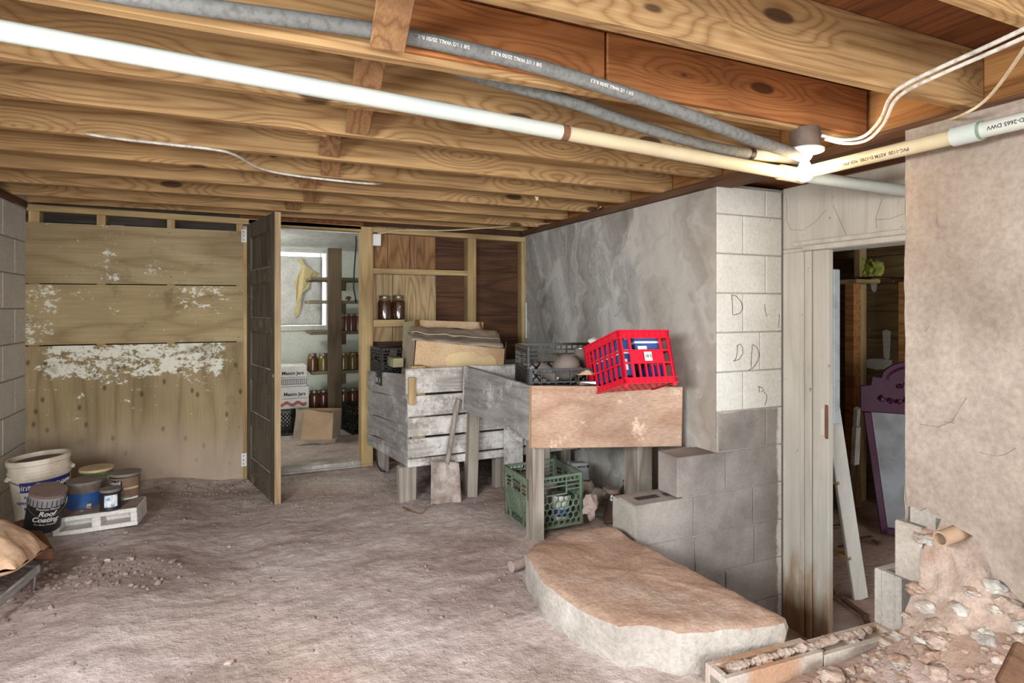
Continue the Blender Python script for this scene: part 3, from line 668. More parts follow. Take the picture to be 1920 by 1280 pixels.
dbox(DW-.03, DW-.022, .78, .80, -.004, 0, M_STEEL, 'screw', 0)
# switch box and jars on the stud shelf
c = at(706, 450, Y=YB-.02)
t = tag(B().box(c.x-.03, c.x+.03, YB-.045, YB-.002, c.z-.045, c.z+.045).build('junction_box', M_WHITE, bevel=.004), 'small white junction box on the stud beside the pantry opening', 'junction box')
shz = Z(725, 599)+.001
c = at(721, 598, Y=YB+.025); c.z = shz; jar('quart_jar', c, .052, .185, M_PRES, 'red brown quart jar beside the door jamb on the stud ledge', 'jars on the stud ledge', real=True)
c = at(747, 598, Y=YB+.025); c.z = shz; jar('quart_jar', c, .052, .188, M_PRES3, 'darker quart jar farther from the door jamb on the stud ledge', 'jars on the stud ledge', real=True)

# ---------------------------------------------------------------- wall_right: stucco, return wall, doorway
GX = 2.205
wr = place('wall_right', (GX, 3.4, 0))
b = B().grid(lambda u, v: (lambda y, z: (GX-.004-.005*abs(nz(y, z*.6, 4, 3.))-.002*nz(y, z, 2, 11), y, z))(2.349+u*(YB+.05-2.349), -.1+v*(JB-.041+.1)), 150, 120)
b.build('stucco_face', M_STUCCO, wr, smooth=True)
B().box(GX+.004, GX+.2, 2.5, YB+.1, -.1, JB-.042).build('wall_core', M_MORTAR, wr)
b = B().box(GX-.012, GX, YB-.025, YB-.003, .95, 1.25).build('plaster_flake', M_PWALL, wr)
RW = 2.345   # return wall plane
rw = place('wall_return', (2.3, RW, 0))
B().box(1.70, 2.86, RW+.006, RW+.19, -.55, .255).box(1.985, 2.86, RW+.006, RW+.19, .255, .455).box(GX+.0, 2.86, RW+.006, RW+.19, .455, JB-.02).build('mortar_core', M_MORTAR, rw)
CH = .203; zt = .67      # paint line = course joint
def blk(x0, x1, z0, z1, y=RW, d_=.0):
    B().box(x0+.003, x1-.003, y-.001*random.random(), y+.15, z0+.003, z1-.003).build('block', M_PAINTB, rw, bevel=.003)
for k in range(-7, 6):
    z0 = zt+k*CH-CH*0; z1 = z0+CH
    if z0 > JB-.08: break
    z1 = min(z1, JB-.03)
    if k >= -1: xs_ = [GX-.004 if k >= 0 else 2.215, (2.54 if k % 2 else 2.38), 2.66] if k != 1 else [GX-.004, 2.50, 2.66]
    elif k == -2: xs_ = [at(1266, 850, Y=RW).x+.01, 2.26, 2.66]
    elif k == -3: xs_ = [1.70, 2.05, 2.45, 2.66]
    else: xs_ = [1.70, 1.86 if k % 2 else 2.06, 2.26 if k % 2 else 2.46, 2.66]
    if k == -1: z1 = zt+0; z0 = zt-CH
    for a_, c_ in zip(xs_[:-1], xs_[1:]):
        if k >= 0 and False: continue
        blk(a_, c_, z0, z1)
# dark plates painting the shade inside the stepped blocks' hollow cores
for (x0, x1, z0) in ((1.712, 2.0, zt-2*CH),):
    for q in range(2):
        xx = x0+.05+q*.17
        B().box(xx, xx+.13, RW+.06, RW+.10, z0-.0025, z0+.001).build('core_shade', M_INK, rw)
# charcoal letters scrawled on the white blocks
def scrawl(pts, r=.0016):
    P = [at(x, y, Y=RW-.001) for x, y in pts]
    B().tube(P, r, 5).build('charcoal_mark', M_INK, rw)
Dz = lambda l: [(1320+x/4.267, 520+y/4.267) for x, y in l]
for l in ([(222, 140), (226, 190), (230, 300)], [(222, 138), (260, 150), (300, 200), (308, 245), (290, 285), (235, 302)],
          [(268, 540), (266, 600), (255, 650), (235, 670)], [(262, 548), (290, 532), (308, 560), (312, 610), (280, 655), (245, 668)],
          [(388, 540), (380, 620), (376, 720)], [(390, 536), (425, 560), (442, 610), (430, 670), (390, 725), (355, 742)],
          [(440, 875), (442, 920)], [(430, 870), (465, 880), (480, 905), (455, 915)], [(478, 915), (502, 940), (500, 980), (488, 1022)], [(484, 215), (490, 270), (503, 312)], [(603, 295), (597, 400)]):
    scrawl(Dz(l))
# doorway in the side wall of the sunken entry
DX = 2.66
dr = place('door_2', (DX, 1.8, -.5))
lz = CZ+.296
yA, yB_ = 2.15, 2.06
def ragged(x0, x1, y0, y1, z0, z1, nm, m=M_STAINP, par_=dr):
    B().box(x0, x1, y0, y1, z0, z1).build(nm, m, par_, bevel=.004)
ragged(DX, DX+.03, yA+.003, RW-.004, -.52, lz, 'casing_board')
ragged(DX-.012, DX, yA+.05, yA+.075, -.5, lz, 'moulding')
ragged(DX-.014, DX, yA+.003, yA+.03, -.5, lz, 'moulding')
ragged(DX-.006, DX+.03, yB_, yA, -.5, lz, 'casing_board')
ragged(DX-.012, DX-.006, yB_+.02, yB_+.045, .56, .70, 'strike_plate', M_WPAINT)
ragged(DX-.013, DX-.005, yB_-.001, yB_+.018, .55, .72, 'splintered_notch', M_RUST)
ragged(DX+.03, DX+.075, yB_-.004, yB_+.03, .62, lz-.1, 'jamb', plain('pale_blue_jamb', (160, 168, 170), .7))
ragged(DX, DX+.16, 1.2, RW-.004, lz, lz+.02, 'head_jamb')
ragged(DX, DX+.03, 1.2, RW-.004, lz+.021, JB-.015, 'lintel_panel')
ragged(DX-.022, DX, 1.2, 2.20, lz+.001, lz+.028, 'lintel_trim'); ragged(DX-.012, DX, 1.2, 2.27, lz+.029, lz+.055, 'lintel_trim')
ragged(DX+.02, DX+.15, 1.1, 1.27, -.5, lz, 'jamb')
# corner cracks of the lintel panel
b = B()
for l in ([(1474, 370), (1476, 395), (1474, 410), (1482, 430)], [(1482, 430), (1505, 432), (1530, 415), (1550, 392)], [(1562, 385), (1580, 425), (1592, 452)], [(1654, 372), (1642, 410), (1644, 428)], [(1642, 412), (1670, 410), (1695, 400)]):
    b.tube([at(x, y, X=DX-.0005) for x, y in l], .0008, 5)
b.build('crack', M_BROWNL, dr)
# plastered wall right of the entry (faces the room), broken open at the bottom
RX = 2.10; RY0 = 1.332
rp = place('wall_plaster', (RX, 0, 0))
BR_ = sorted((at(x, y_, X=RX).y, at(x, y_, X=RX).z) for x, y_ in ((1690, 948), (1740, 957), (1790, 985), (1830, 1008), (1852, 1055), (1885, 1095), (1925, 1135), (2300, 1400)))
def brk(y):      # lower edge of the plaster along the wall: it drops towards the camera
    if y <= BR_[0][0]: return BR_[0][1]
    for (ya_, za_), (yb_2, zb_2) in zip(BR_[:-1], BR_[1:]):
        if y <= yb_2: return za_+(zb_2-za_)*(y-ya_)/(yb_2-ya_)+.012*nz(y, 0, 0, 40)
    return BR_[-1][1]
ny, nzv = 90, 110
def pfn(u, v):
    y = YF+(1-(1-u)**2.2)*(RY0-YF); top = JB-.042; z0 = brk(y)
    z = z0+v*(top-z0); e = .006*nz(z, 1, 0, 9)*ss(.97, 1, u)
    return (RX-.006*nz(y, z, 1, 5)-.004*nz(y, z, 1, 16)+.012*ss(.985, 1, u), y+e, z)
B().grid(pfn, ny, nzv).build('plaster_face', M_PLASTER, rp, smooth=True)
B().grid(lambda u, v: (RX+u*.2, RY0+.006*nz(v*20, u)-.004*u, .28+v*(JB-.042-.28)), 6, 60).build('plaster_edge', M_PLASTER, rp, smooth=True)
B().box(RX+.015, RX+.2, 1.24, RY0-.008, .46, JB-.042).box(RX+.015, RX+.2, YF, 1.24, .5, JB-.042).box(RX+.09, RX+.2, YF, 1.24, -.1, .5).build('wall_core', M_MORTAR, rp)
zb1 = .255; zb0 = zb1-.2
B().box(RX-.002, RX+.195, 1.276, 1.37, zb1+.003, zb1+.2).build('block', M_BLOCK, rp, bevel=.006)
b = B().box(RX+.0, RX+.2, 1.346, 1.371, zb0, zb1).box(RX, RX+.2, 1.42, 1.445, zb0, zb1).box(RX, RX+.03, 1.371, 1.42, zb0, zb1).box(RX+.09, RX+.2, 1.371, 1.42, zb0, zb1)
b.build('block', M_BLOCK, rp, bevel=.004)
B().box(RX+.0, RX+.2, 1.346, 1.445, -.5, zb0-.004).build('block', M_BLOCK, rp, bevel=.004)
B().poly([(RX+.03, 1.346, .26), (RX+.2, 1.346, .27), (RX+.2, 1.25, .22), (RX+.05, 1.25, .2)], (0, 0, .2)).build('broken_block', M_BLOCK, rp, bevel=.01)
# crumbled masonry filling the break: a rough slope of dirt and mortar from under the plaster to the heap
def slope(u, v):
    y = .55+u*(1.27-.55); z1 = brk(y)+.01; z0 = fh(1.86, y)-.01; w_ = v**.8
    x = 1.86+(RX+.06-1.86)*w_+.02*nz(y*9, v*5, 2)+.012*nz(y*25, v*14, 5); z = z0+(z1-z0)*v**1.5+.025*nz(y*8, v*5, 7)+.012*nz(y*24, v*15, 1)
    return (x, y+.02*nz(v*6, y*7, 3), z)
B().grid(slope, 110, 60).build('broken_masonry', M_RUB, rp, smooth=True)
r2 = random.Random(11)
for i in range(26):
    u_, v_ = r2.uniform(.45, 1), r2.uniform(.1, .85); c = V(slope(u_, v_)); B().rock(c, r2.uniform(.014, .036), i, (.9, 1.1, .7), 3).build('masonry_lump', r2.choice((M_RUB, M_BLOCK, M_SLAB)), rp, smooth=True)
b = B()
for l in ([(1725, 795), (1760, 800), (1785, 790), (1812, 745)], [(1835, 848), (1870, 855), (1885, 852), (1905, 840)], [(1750, 590), (1742, 610), (1735, 622)], [(1770, 790), (1790, 793)], [(1757, 402), (1756, 415), (1760, 428)]):
    b.tube([at(x, y, X=RX-.001) for x, y in l], .0008, 5)
b.build('crack', M_FLD, rp)
# stub of old pipe poking out of the broken wall
pe = at(1763, 1010, X=2.03); pi_ = at(1812, 992, X=2.16)
ax_ = (pi_-pe).normalized(); Mq = ax_.to_track_quat('Z', 'Y').to_matrix().to_4x4()
tag(B().lathe([(.018, .2), (.018, 0), (.024, 0), (.024, .17), (.029, .175), (.029, .22)], pe, 20, Mq).build('pipe_stub', plain('dusty_iron_pipe', (176, 148, 122), .8, dirt=(110, 92, 78)), smooth=True), 'dusty hollow pipe stub poking out of the broken block wall', 'pipe')
# ---------------------------------------------------------------- far room through the doorway
fr = place('wall_far', (5.1, 3., -.5))
z = -.5
while z < 1.75:
    B().box(5.10, 5.13, 1.5, 4.3, z, z+.236).build('board', M_FARB, fr, bevel=.003); z += .24
B().box(5.131, 5.16, .8, 4.3, -.6, 1.95).build('leak_backing', M_DARKB, fr)  # backing added to keep sky light out of the board gaps
B().box(2.83, 5.2, 3.95, 4.0, -.5, 1.9).build('wall_face', M_DARKB, fr)
B().box(2.83, 2.85, RW+.2, 4.0, -.5, 1.9).build('wall_face', M_DARKB, fr)
tag(B().box(2.83, 5.2, .8, 4.0, 1.86, 1.9).build('ceiling', M_SUB), kind='structure')
for (p0, p1, Xq, mm) in ((1601, 1612, 4.9, M_STUD), (1584, 1601, 4.7, M_RIM), (1684, 1700, 4.95, M_RIM)):
    ya, yb = at(p1, 600, X=Xq).y, at(p0, 600, X=Xq).y
    B().box(Xq, Xq+.09, ya, yb, -.5, 1.86 if mm != M_RIM else 1.42).build('stud', mm, fr, bevel=.003)
B().box(4.6, 4.9, at(1606, 520, X=4.6).y, 3.94, at(1580, 531, X=4.6).z, at(1580, 524, X=4.6).z).build('ledge', M_STUDX, fr, bevel=.003)
pa = at(1640, 615, X=5.08)
for (x0, x1, y0, y1) in ((1615, 1673, 674, 690), (1632, 1645, 526, 545), (1655, 1670, 620, 672)):
    B().poly([at(x0, y0, X=5.098), at((x0+x1)/2, y0-2, X=5.098), at(x1, y0+1, X=5.098), at(x1-2, y1, X=5.098), at((x0+x1)/2, y1+3, X=5.098), at(x0+2, y1-3, X=5.098)], (-.002, 0, 0)).build('paint_smear', M_PWALL, fr)
b = B()
for i in range(9): b.rock(at(1618+i*3.5, 495+(i*7) % 22, X=4.98), .07, i, (.8, .8, .9), 2)
tag(b.build('fibre_insulation', M_LIME, smooth=True), 'clump of yellow green fibre insulation above the far room boards', 'insulation')
tag(B().tube([at(1612, 521, X=4.9), at(1650, 520, X=4.7), at(1705, 523, X=4.5)], .012, 8).build('far_pipe', M_STEEL, smooth=True), 'thin grey pipe crossing the far room under the insulation', 'pipe')
# purple framed mirror
mb = at(1662, 998, Z=-.49); fw = V((-SN, -CS, 0)); fw = V((-.78, -.62, 0)).normalized(); rt = V((-fw.y, fw.x, 0)); 
if rt.dot(V((CS, -SN, 0))) < 0: rt = -rt
kS = (mb.x*SN+mb.y*CS)/F
t = thing('wall_mirror', mb, 'tall mirror in a purple arched frame leaning in the far room', 'mirror')
up = V((.09, .07, 1)).normalized()
o_ = at(1651, 998, Z=-.49)
pm = lambda a, c, d_=0: o_+rt*a+up*c+fw*d_
W_ = .52; Ht = (998-775)*kS*1.0
B().par(pm(0, 0), rt*W_, up*.05, fw*.03).build('frame_rail', M_PURPLE, t, bevel=.006)
for a_ in (-.0, W_-.05): B().poly([pm(a_-(.11 if a_ <= 0 else -.11), Ht), pm(a_+.055-(.11 if a_ <= 0 else -.11), Ht), pm(a_+.05, 0), pm(a_, 0)], fw*.03).build('frame_stile', M_PURPLE, t, bevel=.006)
B().poly([pm(.03, .03), pm(W_-.03, .03), pm(W_+.06, Ht+.02), pm(-.06, Ht+.02)], fw*.008).build('mirror_glass', M_MIRROR, t)
cr = [(-.13, Ht-.0), (W_+.13, Ht-.0), (W_+.13, Ht+.19), (W_+.07, Ht+.20), (W_+.05, Ht+.27), (W_, Ht+.28)]
cx_ = W_/2
arc = [(cx_+(.25)*math.cos(a), Ht+.27+.14*math.sin(a)) for a in [math.pi*i/12 for i in range(0, 13)]]
out = [(-.13, Ht), (W_+.13, Ht), (W_+.13, Ht+.20), (W_+.06, Ht+.21), (W_+.05, Ht+.28)]+arc+[(-.05, Ht+.28), (-.06, Ht+.21), (-.13, Ht+.20)]
B().poly([pm(a, c) for a, c in out], fw*.03).build('crest', M_PURPLE, t, bevel=.006)
b = B()
for sgn in (-1, 1):
    for k in range(5): b.rock(pm(cx_+sgn*(.03+k*.055), Ht+.10+.01*math.sin(k*2), .03), .026, k, (1, 1, .9), 2)
    for k in range(3): b.rock(pm(cx_+sgn*(.03+k*.05), Ht+.25-.02*k, .03), .024, k+5, (1.1, 1, .8), 2)
b.tube([pm(cx_+.21*math.cos(a), Ht+.25+.115*math.sin(a), .03) for a in [math.pi*i/14 for i in range(15)]], .010, 6)
b.build('carving', M_PURPLE, t, smooth=True)
# white painted step ladder
r0 = at(1613, 1122, Z=-.5); r1 = at(1556, 748, X=2.93)
dl = (r1-r0); t = thing('step_ladder', r0, 'white painted wooden step ladder leaning inside the doorway', 'ladder')
off = V((-.06, .34, 0))
B().beam(r0, r1, .09, .025, up=(.3, 1, 0)).build('rail', M_WPAINT, t, bevel=.003)
B().beam(r0+off, r1+off, .09, .025, up=(.3, 1, 0)).build('rail', M_WPAINT, t, bevel=.003)
for f_ in (.22, .60, .85):
    a_ = r0+dl*f_; B().beam(a_, a_+off, .09, .022).build('tread', M_STUDX, t, bevel=.003)
tag(B().beam(at(1606, 800, X=4.0), at(1603, 870, X=4.0), .05, .03, up=(0, 1, 0)).build('wood_scrap', M_GREYWZ), 'short grey board propped by the far room stud', 'board')
tag(B().beam(at(1607, 765, X=4.3), at(1598, 960, Z=-.5), .04, .03, up=(0, 1, 0)).build('wood_scrap', M_GREYWZ), 'long thin board leaning beside the purple mirror', 'board')
b = B()
for i in range(30): 
    x = random.uniform(2.8, 4.2); y = random.uniform(1.9, 3.2); b.beam((x, y, -.475), (x+random.uniform(-.25, .25), y+random.uniform(-.25, .25), -.47), .03, .012)
tag(b.build('wood_litter', M_SILL), 'wood scraps littering the far room floor', 'litter', kind='stuff')

# ---------------------------------------------------------------- retaining blocks at the pit edge, slab, rubble
a0 = V((1.335, 1.385, 0)); a1 = V((2.095, 1.345, 0)); dv2 = (a1-a0).normalized(); nn = V((-dv2.y, dv2.x, 0))
pit = place('wall_pit_edge', tuple(a0))
L2 = (a1-a0).length; tz0, tz1 = .075, .05
for (s0, s1, tz) in ((0, .40, .075), (.405, L2, .062)):
    b = B(); o = a0+dv2*s0; w_ = .095; ll = s1-s0
    b.par(o+V((0, 0, -.13)), dv2*ll, nn*.022, V((0, 0, tz+.13))); b.par(o+nn*(w_-.022)+V((0, 0, -.13)), dv2*ll, nn*.022, V((0, 0, tz+.13)))
    for q in (0, ll/2-.012, ll-.025): b.par(o+nn*.022+dv2*q+V((0, 0, -.13)), dv2*.025, nn*(w_-.044), V((0, 0, tz+.13)))
    b.par(o+nn*.022+V((0, 0, -.13)), dv2*ll, nn*(w_-.044), V((0, 0, tz+.11)))
    b.build('block', crete('clay_dusted_block', (178, 166, 154), (198, 188, 178), (176, 140, 114), 7., .4, .005), pit, bevel=.003)
B().par(a0+V((0, .003, -.55)), dv2*L2, nn*.09, V((0, 0, .41))).build('block', M_BLOCK, pit)
b = B()
for i in range(34):
    f_ = (i*.37) % 1; c = a0+dv2*(.06+f_*(L2-.15))+nn*.045+V((0, 0, .068+.008*random.random())); b.rock(c, random.uniform(.010, .022), i, (1.2, .9, .8), 1)
tag(b.build('mortar_crumbs', M_RUB, pit), kind='stuff')
# slab
ol = [(984, 1032), (1003, 1015), (1060, 994), (1138, 983), (1162, 991), (1205, 1016), (1250, 1041), (1300, 1066), (1350, 1091), (1400, 1116), (1440, 1137), (1472, 1154), (1470, 1163), (1420, 1166), (1350, 1176), (1310, 1181), (1272, 1182), (1240, 1174), (1206, 1166), (1160, 1168), (1100, 1140), (1050, 1110), (1020, 1092), (1002, 1062)]
ol = [at(x, y, Z=.15) for x, y in ol]
dens = []
for i in range(len(ol)):
    p, q = ol[i], ol[(i+1) % len(ol)]; nseg = max(2, int((q-p).length/.025))
    dens += [p.lerp(q, k/nseg) for k in range(nseg)]
cen = sum(dens, V())/len(dens); b = B(); n = len(dens); RG = [.0, .12, .25, .4, .55, .7, .82, .91, .96, 1.0]
for r_ in RG[1:]:
    for p in dens:
        q = cen.lerp(p, r_); z = .15+.013*nz(q.x, q.y, 0, 6)+.006*nz(q.x, q.y, 0, 22)-(.012 if r_ == 1 else .004 if r_ > .95 else 0)
        b.v.append(V((q.x, q.y, z)))
for (dz, sc0) in ((.035, 1.012), (.07, 1.0), (.10, 1.008), (.15, .985), (.2, .97)):
    for k, p in enumerate(dens):
        q = cen.lerp(p, sc0+.022*nz(p.x, p.y, dz*9, 13)+.015*nz(p.x, p.y, dz*30, 30)); b.v.append(V((q.x, q.y, .15-dz)))
nr = len(RG)-1+5
for i in range(nr-1):
    for k in range(n): b.f.append((i*n+k, i*n+(k+1) % n, (i+1)*n+(k+1) % n, (i+1)*n+k))
b.v.append(V((cen.x, cen.y, .152))); ci = len(b.v)-1
for k in range(n): b.f.append((ci, (k+1) % n, k))
slab = b.build('concrete_slab', M_SLAB, smooth=True); tag(slab, 'broken clay dusted concrete slab lying at the pit edge', 'slab')
tag(B().tube([at(958, 1062, Z=.03), at(975, 1056, Z=.03), at(992, 1050, Z=.04)], .025, 10).build('stone_roll', M_CLOD, smooth=True), 'grey lump poking out under the slab corner', 'stone')
# rubble chunks by the plaster wall
r3 = random.Random(5)
for i in range(46):
    x = r3.uniform(1.55, 2.06); y = r3.uniform(.86, 1.31)
    if x < 1.75 and r3.random() < .5: continue
    r_ = r3.uniform(.012, .034); o = B().rock((x, y, fh(x, y)+r_*.15), r_, i, (1.1, 1., .65), 3).build('rubble_chunk', r3.choice((M_RUB, M_RUB, M_SLAB)), smooth=True)
    tag(o, 'loose clay stained masonry chunk in the rubble heap', 'rubble', 'chunks in the rubble heap under the plaster wall')
b = B()
for i in range(500):
    x = r3.uniform(1.3, 2.08); y = r3.uniform(.8, 1.32); r_ = r3.uniform(.004, .013); b.rock((x, y, fh(x, y)+r_*.3), r_, i, (1.2, 1, .6), 1)
tag(b.build('rubble_crumbs', M_RUB), 'fine masonry crumbs over the rubble heap', 'rubble', kind='stuff')
tag(B().beam(at(1925, 1215, X=1.80), at(1888, 1290, X=1.72), .05, .03, up=(0, -.5, 1)).build('timber_offcut', M_SILL, bevel=.004), 'short brown timber end at the rubble heap edge', 'timber')

# ---------------------------------------------------------------- pipes, tubes, lamp, cables
tee = V((2.0, 1.70, 1.73))
t = thing('drain_pipe', tee, 'white plastic drain pipe crossing under the joists to the lamp', 'pipe')
pL = at(0, 57, Z=CZ+.62); pLL = pL+(pL-tee)*.3
pc = at(1056, 246, S=1.0); dd = tee-pL
f_ = .62
def onp(px):      # point on the long pipe seen at column px
    lo, hi = 0., 1.
    for _ in range(40):
        m_ = (lo+hi)/2; q = pL+dd*m_; s_ = q.x*SN+q.y*CS; x_ = 960+F*(q.x*CS-q.y*SN)/s_
        if x_ < px: lo = m_
        else: hi = m_
    return pL+dd*lo
j1 = onp(1057)
B().tube([pLL, j1], .0242, 20).build('pipe_length', M_PVC, t, smooth=True)
B().tube([j1, tee], .0240, 20).build('pipe_length', M_PVCY, t, smooth=True)
B().tube([j1-dd.normalized()*.012, j1+dd.normalized()*.012], .0262, 20).build('strap', M_RUST, t, smooth=True)
B().tube([onp(1462), tee+dd.normalized()*.045], .030, 20).tube([tee, tee+V((0, -.06, 0))], .030, 20).build('tee_fitting', M_PVCY, t, smooth=True)
B().tube([tee, V((2.63, 1.63, 1.70))], .0242, 20).build('pipe_length', M_PVC, t, smooth=True)
yc = at(1822, 250, X=2.0).y
B().tube([tee, (2.0, yc, 1.729)], .0242, 20).build('pipe_length', M_PVCY, t, smooth=True)
B().tube([(2.0, yc, 1.729), (2.0, -1.4, 1.72)], .0242, 20).build('pipe_length', M_PVC, t, smooth=True)
B().tube([(2.0, yc+.05, 1.729), (2.0, yc-.022, 1.729)], .030, 20).build('coupling', M_PVC, t, smooth=True)
B().tube([(2.0, yc-.022, 1.729), (2.0, yc-.03, 1.729)], .0285, 20).build('primer_ring', plain('green_primer', (128, 146, 124), .5), t, smooth=True)
def tube_text(sx, size, p, d_, r_, ang, flip=1, m=M_INK, parent=None):
    d_ = V(d_).normalized(); s_ = d_.cross(V((0, 0, 1))).normalized(); u_ = s_.cross(d_)
    def fn(x, y):
        a = ang+flip*y/r_; return V(p)+d_*x*flip+(s_*math.cos(a)+u_*math.sin(a))*(r_+.0006)
    b = B(); add_text(b, sx, size, fn, .0003); b.build('print', m, parent)
tube_text('PVC-1120  ASTM D-1785  NSF-PW', .016, (2.0, 1.36, 1.729), (0, 1, 0), .0242, math.pi*1.12, 1, M_INK, t)
tube_text('ASTM D-2665 DWV', .016, (2.0, yc-.12, 1.729), (0, 1, 0), .0242, math.pi*1.06, 1, M_INK, t)
# grey foam pipe covers
def spline(pts, n=10):
    P = [V(p) for p in pts]; o = []
    for i in range(len(P)-1):
        a, b_, c, d_ = P[max(i-1, 0)], P[i], P[i+1], P[min(i+2, len(P)-1)]
        for k in range(n):
            u = k/n; o.append(.5*((2*b_)+(c-a)*u+(2*a-5*b_+4*c-d_)*u*u+(3*b_-a-3*c+d_)*u**3))
    return o+[P[-1]]
tp = spline([at(-60, -60, Y=1.47), at(300, 2, Y=1.49), at(690, 56, Y=1.525), at(900, 98, Y=1.52), at(1060, 140, Y=1.51), at(1260, 205, Y=1.51), at(1400, 258, Y=1.525), at(1500, 292, Y=1.60)])
t = thing('foam_pipe_cover', tp[30], 'upper grey foam covered pipe printed with white letters', 'pipe', 'foam covered water pipes')
B().tube(tp, .0205, 14).build('foam_sleeve', M_FOAM, t, smooth=True)
for q in (26, 34, 44):
    tube_text('5/8 1 1/2 WALL 25/50 R-2.3', .013, tp[q], tp[q+1]-tp[q], .0205, -.15, -1, M_PRINT, t)
tp2 = spline([at(830, 120, Y=1.72), at(920, 150, Y=1.71), at(1060, 188, Y=1.70), at(1200, 237, Y=1.70), at(1330, 274, Y=1.71), at(1420, 290, Y=1.72), at(1510, 300, Y=1.78)])
t = thing('foam_pipe_cover', tp2[20], 'lower plain grey foam covered pipe curving to the lamp', 'pipe', 'foam covered water pipes')
B().tube(tp2[:-11], .020, 14).build('foam_sleeve', M_FOAM, t, smooth=True)
B().tube(tp2[-13:], .021, 14).build('foam_sleeve', plain('pale_foam', (180, 170, 156), .8), t, smooth=True)
B().tube(tp2[-13:-11], .0215, 14).build('tape_band', M_CORD, t, smooth=True)
# lamp
lc = V((1.912, 1.583, 0)); t = thing('bulb_holder', (lc.x, lc.y, JB-.07), 'lit bare bulb in a porcelain holder under the joist', 'lamp')
B().lathe([(.052, JB-.066), (.054, JB-.06), (.054, JB+.008)], lc, 20).build('outlet_box', M_BOXM, t, smooth=True)
B().lathe([(.02, JB-.105), (.024, JB-.10), (.03, JB-.085), (.066, JB-.078), (.068, JB-.070), (.062, JB-.065)], lc, 24).build('porcelain_base', M_PORC, t, smooth=True)
zc_ = at(1510, 325, S=2.23).z
B().lathe([(.014, JB-.106), (.016, zc_+.04), (.024, zc_+.022), (.030, zc_), (.027, zc_-.016), (.016, zc_-.027), (0, zc_-.031)], lc, 20).build('bulb', M_BULB, t, smooth=True)
# cables
def cable(name, pts, r, m, label, n=8):
    return tag(B().tube(spline(pts, 8), r, n).build(name, m, smooth=True), label, 'cable')
w1p = [at(1540, 254, Y=1.53), at(1580, 262, Y=1.48), at(1620, 255, Y=1.42), at(1650, 225, Y=1.30), at(1668, 185, Y=1.195), at(1695, 160, Y=1.12), at(1760, 128, Y=1.0), at(1840, 92, Y=.87), at(1930, 50, Y=.735)]
cable('electric_cable', w1p, .006, M_CABLE, 'upper white cable looping from the lamp across the near joist')
cable('electric_cable', [p+V((.012, -.004, -.013)) for p in w1p], .0055, M_CABLE, 'dirtier white cable strung just below its twin near the lamp')
cable('electric_cable', [at(1925, 85, Y=.78), at(1880, 150, Y=.90), at(1845, 190, Y=1.0), at(1805, 215, Y=1.08), at(1760, 232, X=2.225), at(1700, 265, X=2.16)], .0045, M_CABLET, 'thin tan cable dropping over the sill beside the joist end')
cable('electric_cable', [at(150, 246, Z=JB+.05), at(170, 252, Z=JB-.006), at(240, 262, Z=JB-.008), at(330, 272, Z=JB-.008), at(400, 280, Z=JB-.008), at(440, 290, Z=JB-.006), at(490, 316, Z=JB-.008), at(560, 330, Z=JB-.008), at(690, 344, Z=JB-.008), at(720, 342, Z=JB+.05)], .0055, M_CABLE, 'white cable stapled across the joists towards the pantry side')
cable('electric_cable', [at(708, 438, Y=YB-.025), at(722, 436, Y=YB-.02), at(750, 431, Y=YB-.015), at(830, 432, Y=YB-.02), at(900, 428, Y=YB-.05), at(990, 421, Y=4.35), at(1060, 417, Y=4.1), at(1100, 408, Y=3.85), at(1126, 388, X=2.19)], .0055, M_CABLET, 'cream cable running along the top plate to the stucco wall corner')
# lead against the bin
cable('electric_cable', [at(703, 740, Y=YB-.1), at(704, 800, Y=YB-.12), at(706, 860, Y=YB-.2), at(712, 880, Y=4.3), at(722, 884, Y=4.2)], .006, M_CORD, 'dark lead hanging beside the plank bin and door jamb')

# ---------------------------------------------------------------- plank bin (rear)
BX0, BX1, BY0, BY1 = .94, 2.17, 3.69, 4.48; bz_b, bz_t = .205, .82
t = thing('plank_bin', (1.5, 4.0, 0), 'grey weathered plank storage bin on stub legs against the stud wall', 'bin')
hs = [(.655, .82), (.487, .645), (.363, .478), (.232, .352)]
hs = [(.665, .822), (.52, .656), (.395, .512), (.262, .386), (.205, .255)]
for k, (z0, z1) in enumerate(hs):
    x0 = BX0+(0 if k else -.012)
    B().poly([(x0, BY0, z0), (BX1, BY0, z0+.01*(k % 2)), (BX1, BY0, z1), (x0, BY0, z1-.006*(k % 2))], (0, -.024, 0)).build('plank', M_GREYW, t, bevel=.004)
for k, (z0, z1) in enumerate(((.62, .765), (.45, .612), (.30, .442), (.205, .292))):
    B().poly([(BX0, BY0+.0, z0), (BX0, BY0, z1+.02), (.85, 4.50, z1-.03), (.85, 4.50, z0-.02)], (.022, 0, 0)).build('side_plank', M_GREYWY, t, bevel=.004)
B().box(BX0-.0, BX0+.045, BY0-.024-.022, BY0-.024, .60, .77).build('corner_cleat', M_STUD, t, bevel=.003)
B().box(BX0+.03, BX0+.12, BY0+.003, BY0+.09, .21, .835).build('corner_post', M_STUD, t, bevel=.003)
B().box(BX0+.03, BX1, BY0+.01, BY1, .21, .23).build('bin_floor', M_GREYW, t)
B().box(.87, BX1, BY1, BY1+.02, .2, .78).build('back_board', M_GREYW, t)
lg = at(765, 936, Z=.0)
B().poly([(lg.x-.055, BY0-.02, -.02), (lg.x+.05, BY0-.02, -.02), (lg.x+.055, BY0-.02, .21), (lg.x-.06, BY0-.02, .21)], (0, .08, 0)).build('leg', M_GREYWZ, t, bevel=.008)
B().box(1.55, 1.63, BY0+.01, BY0+.09, -.02, .21).build('leg', M_GREYWZ, t, bevel=.006)
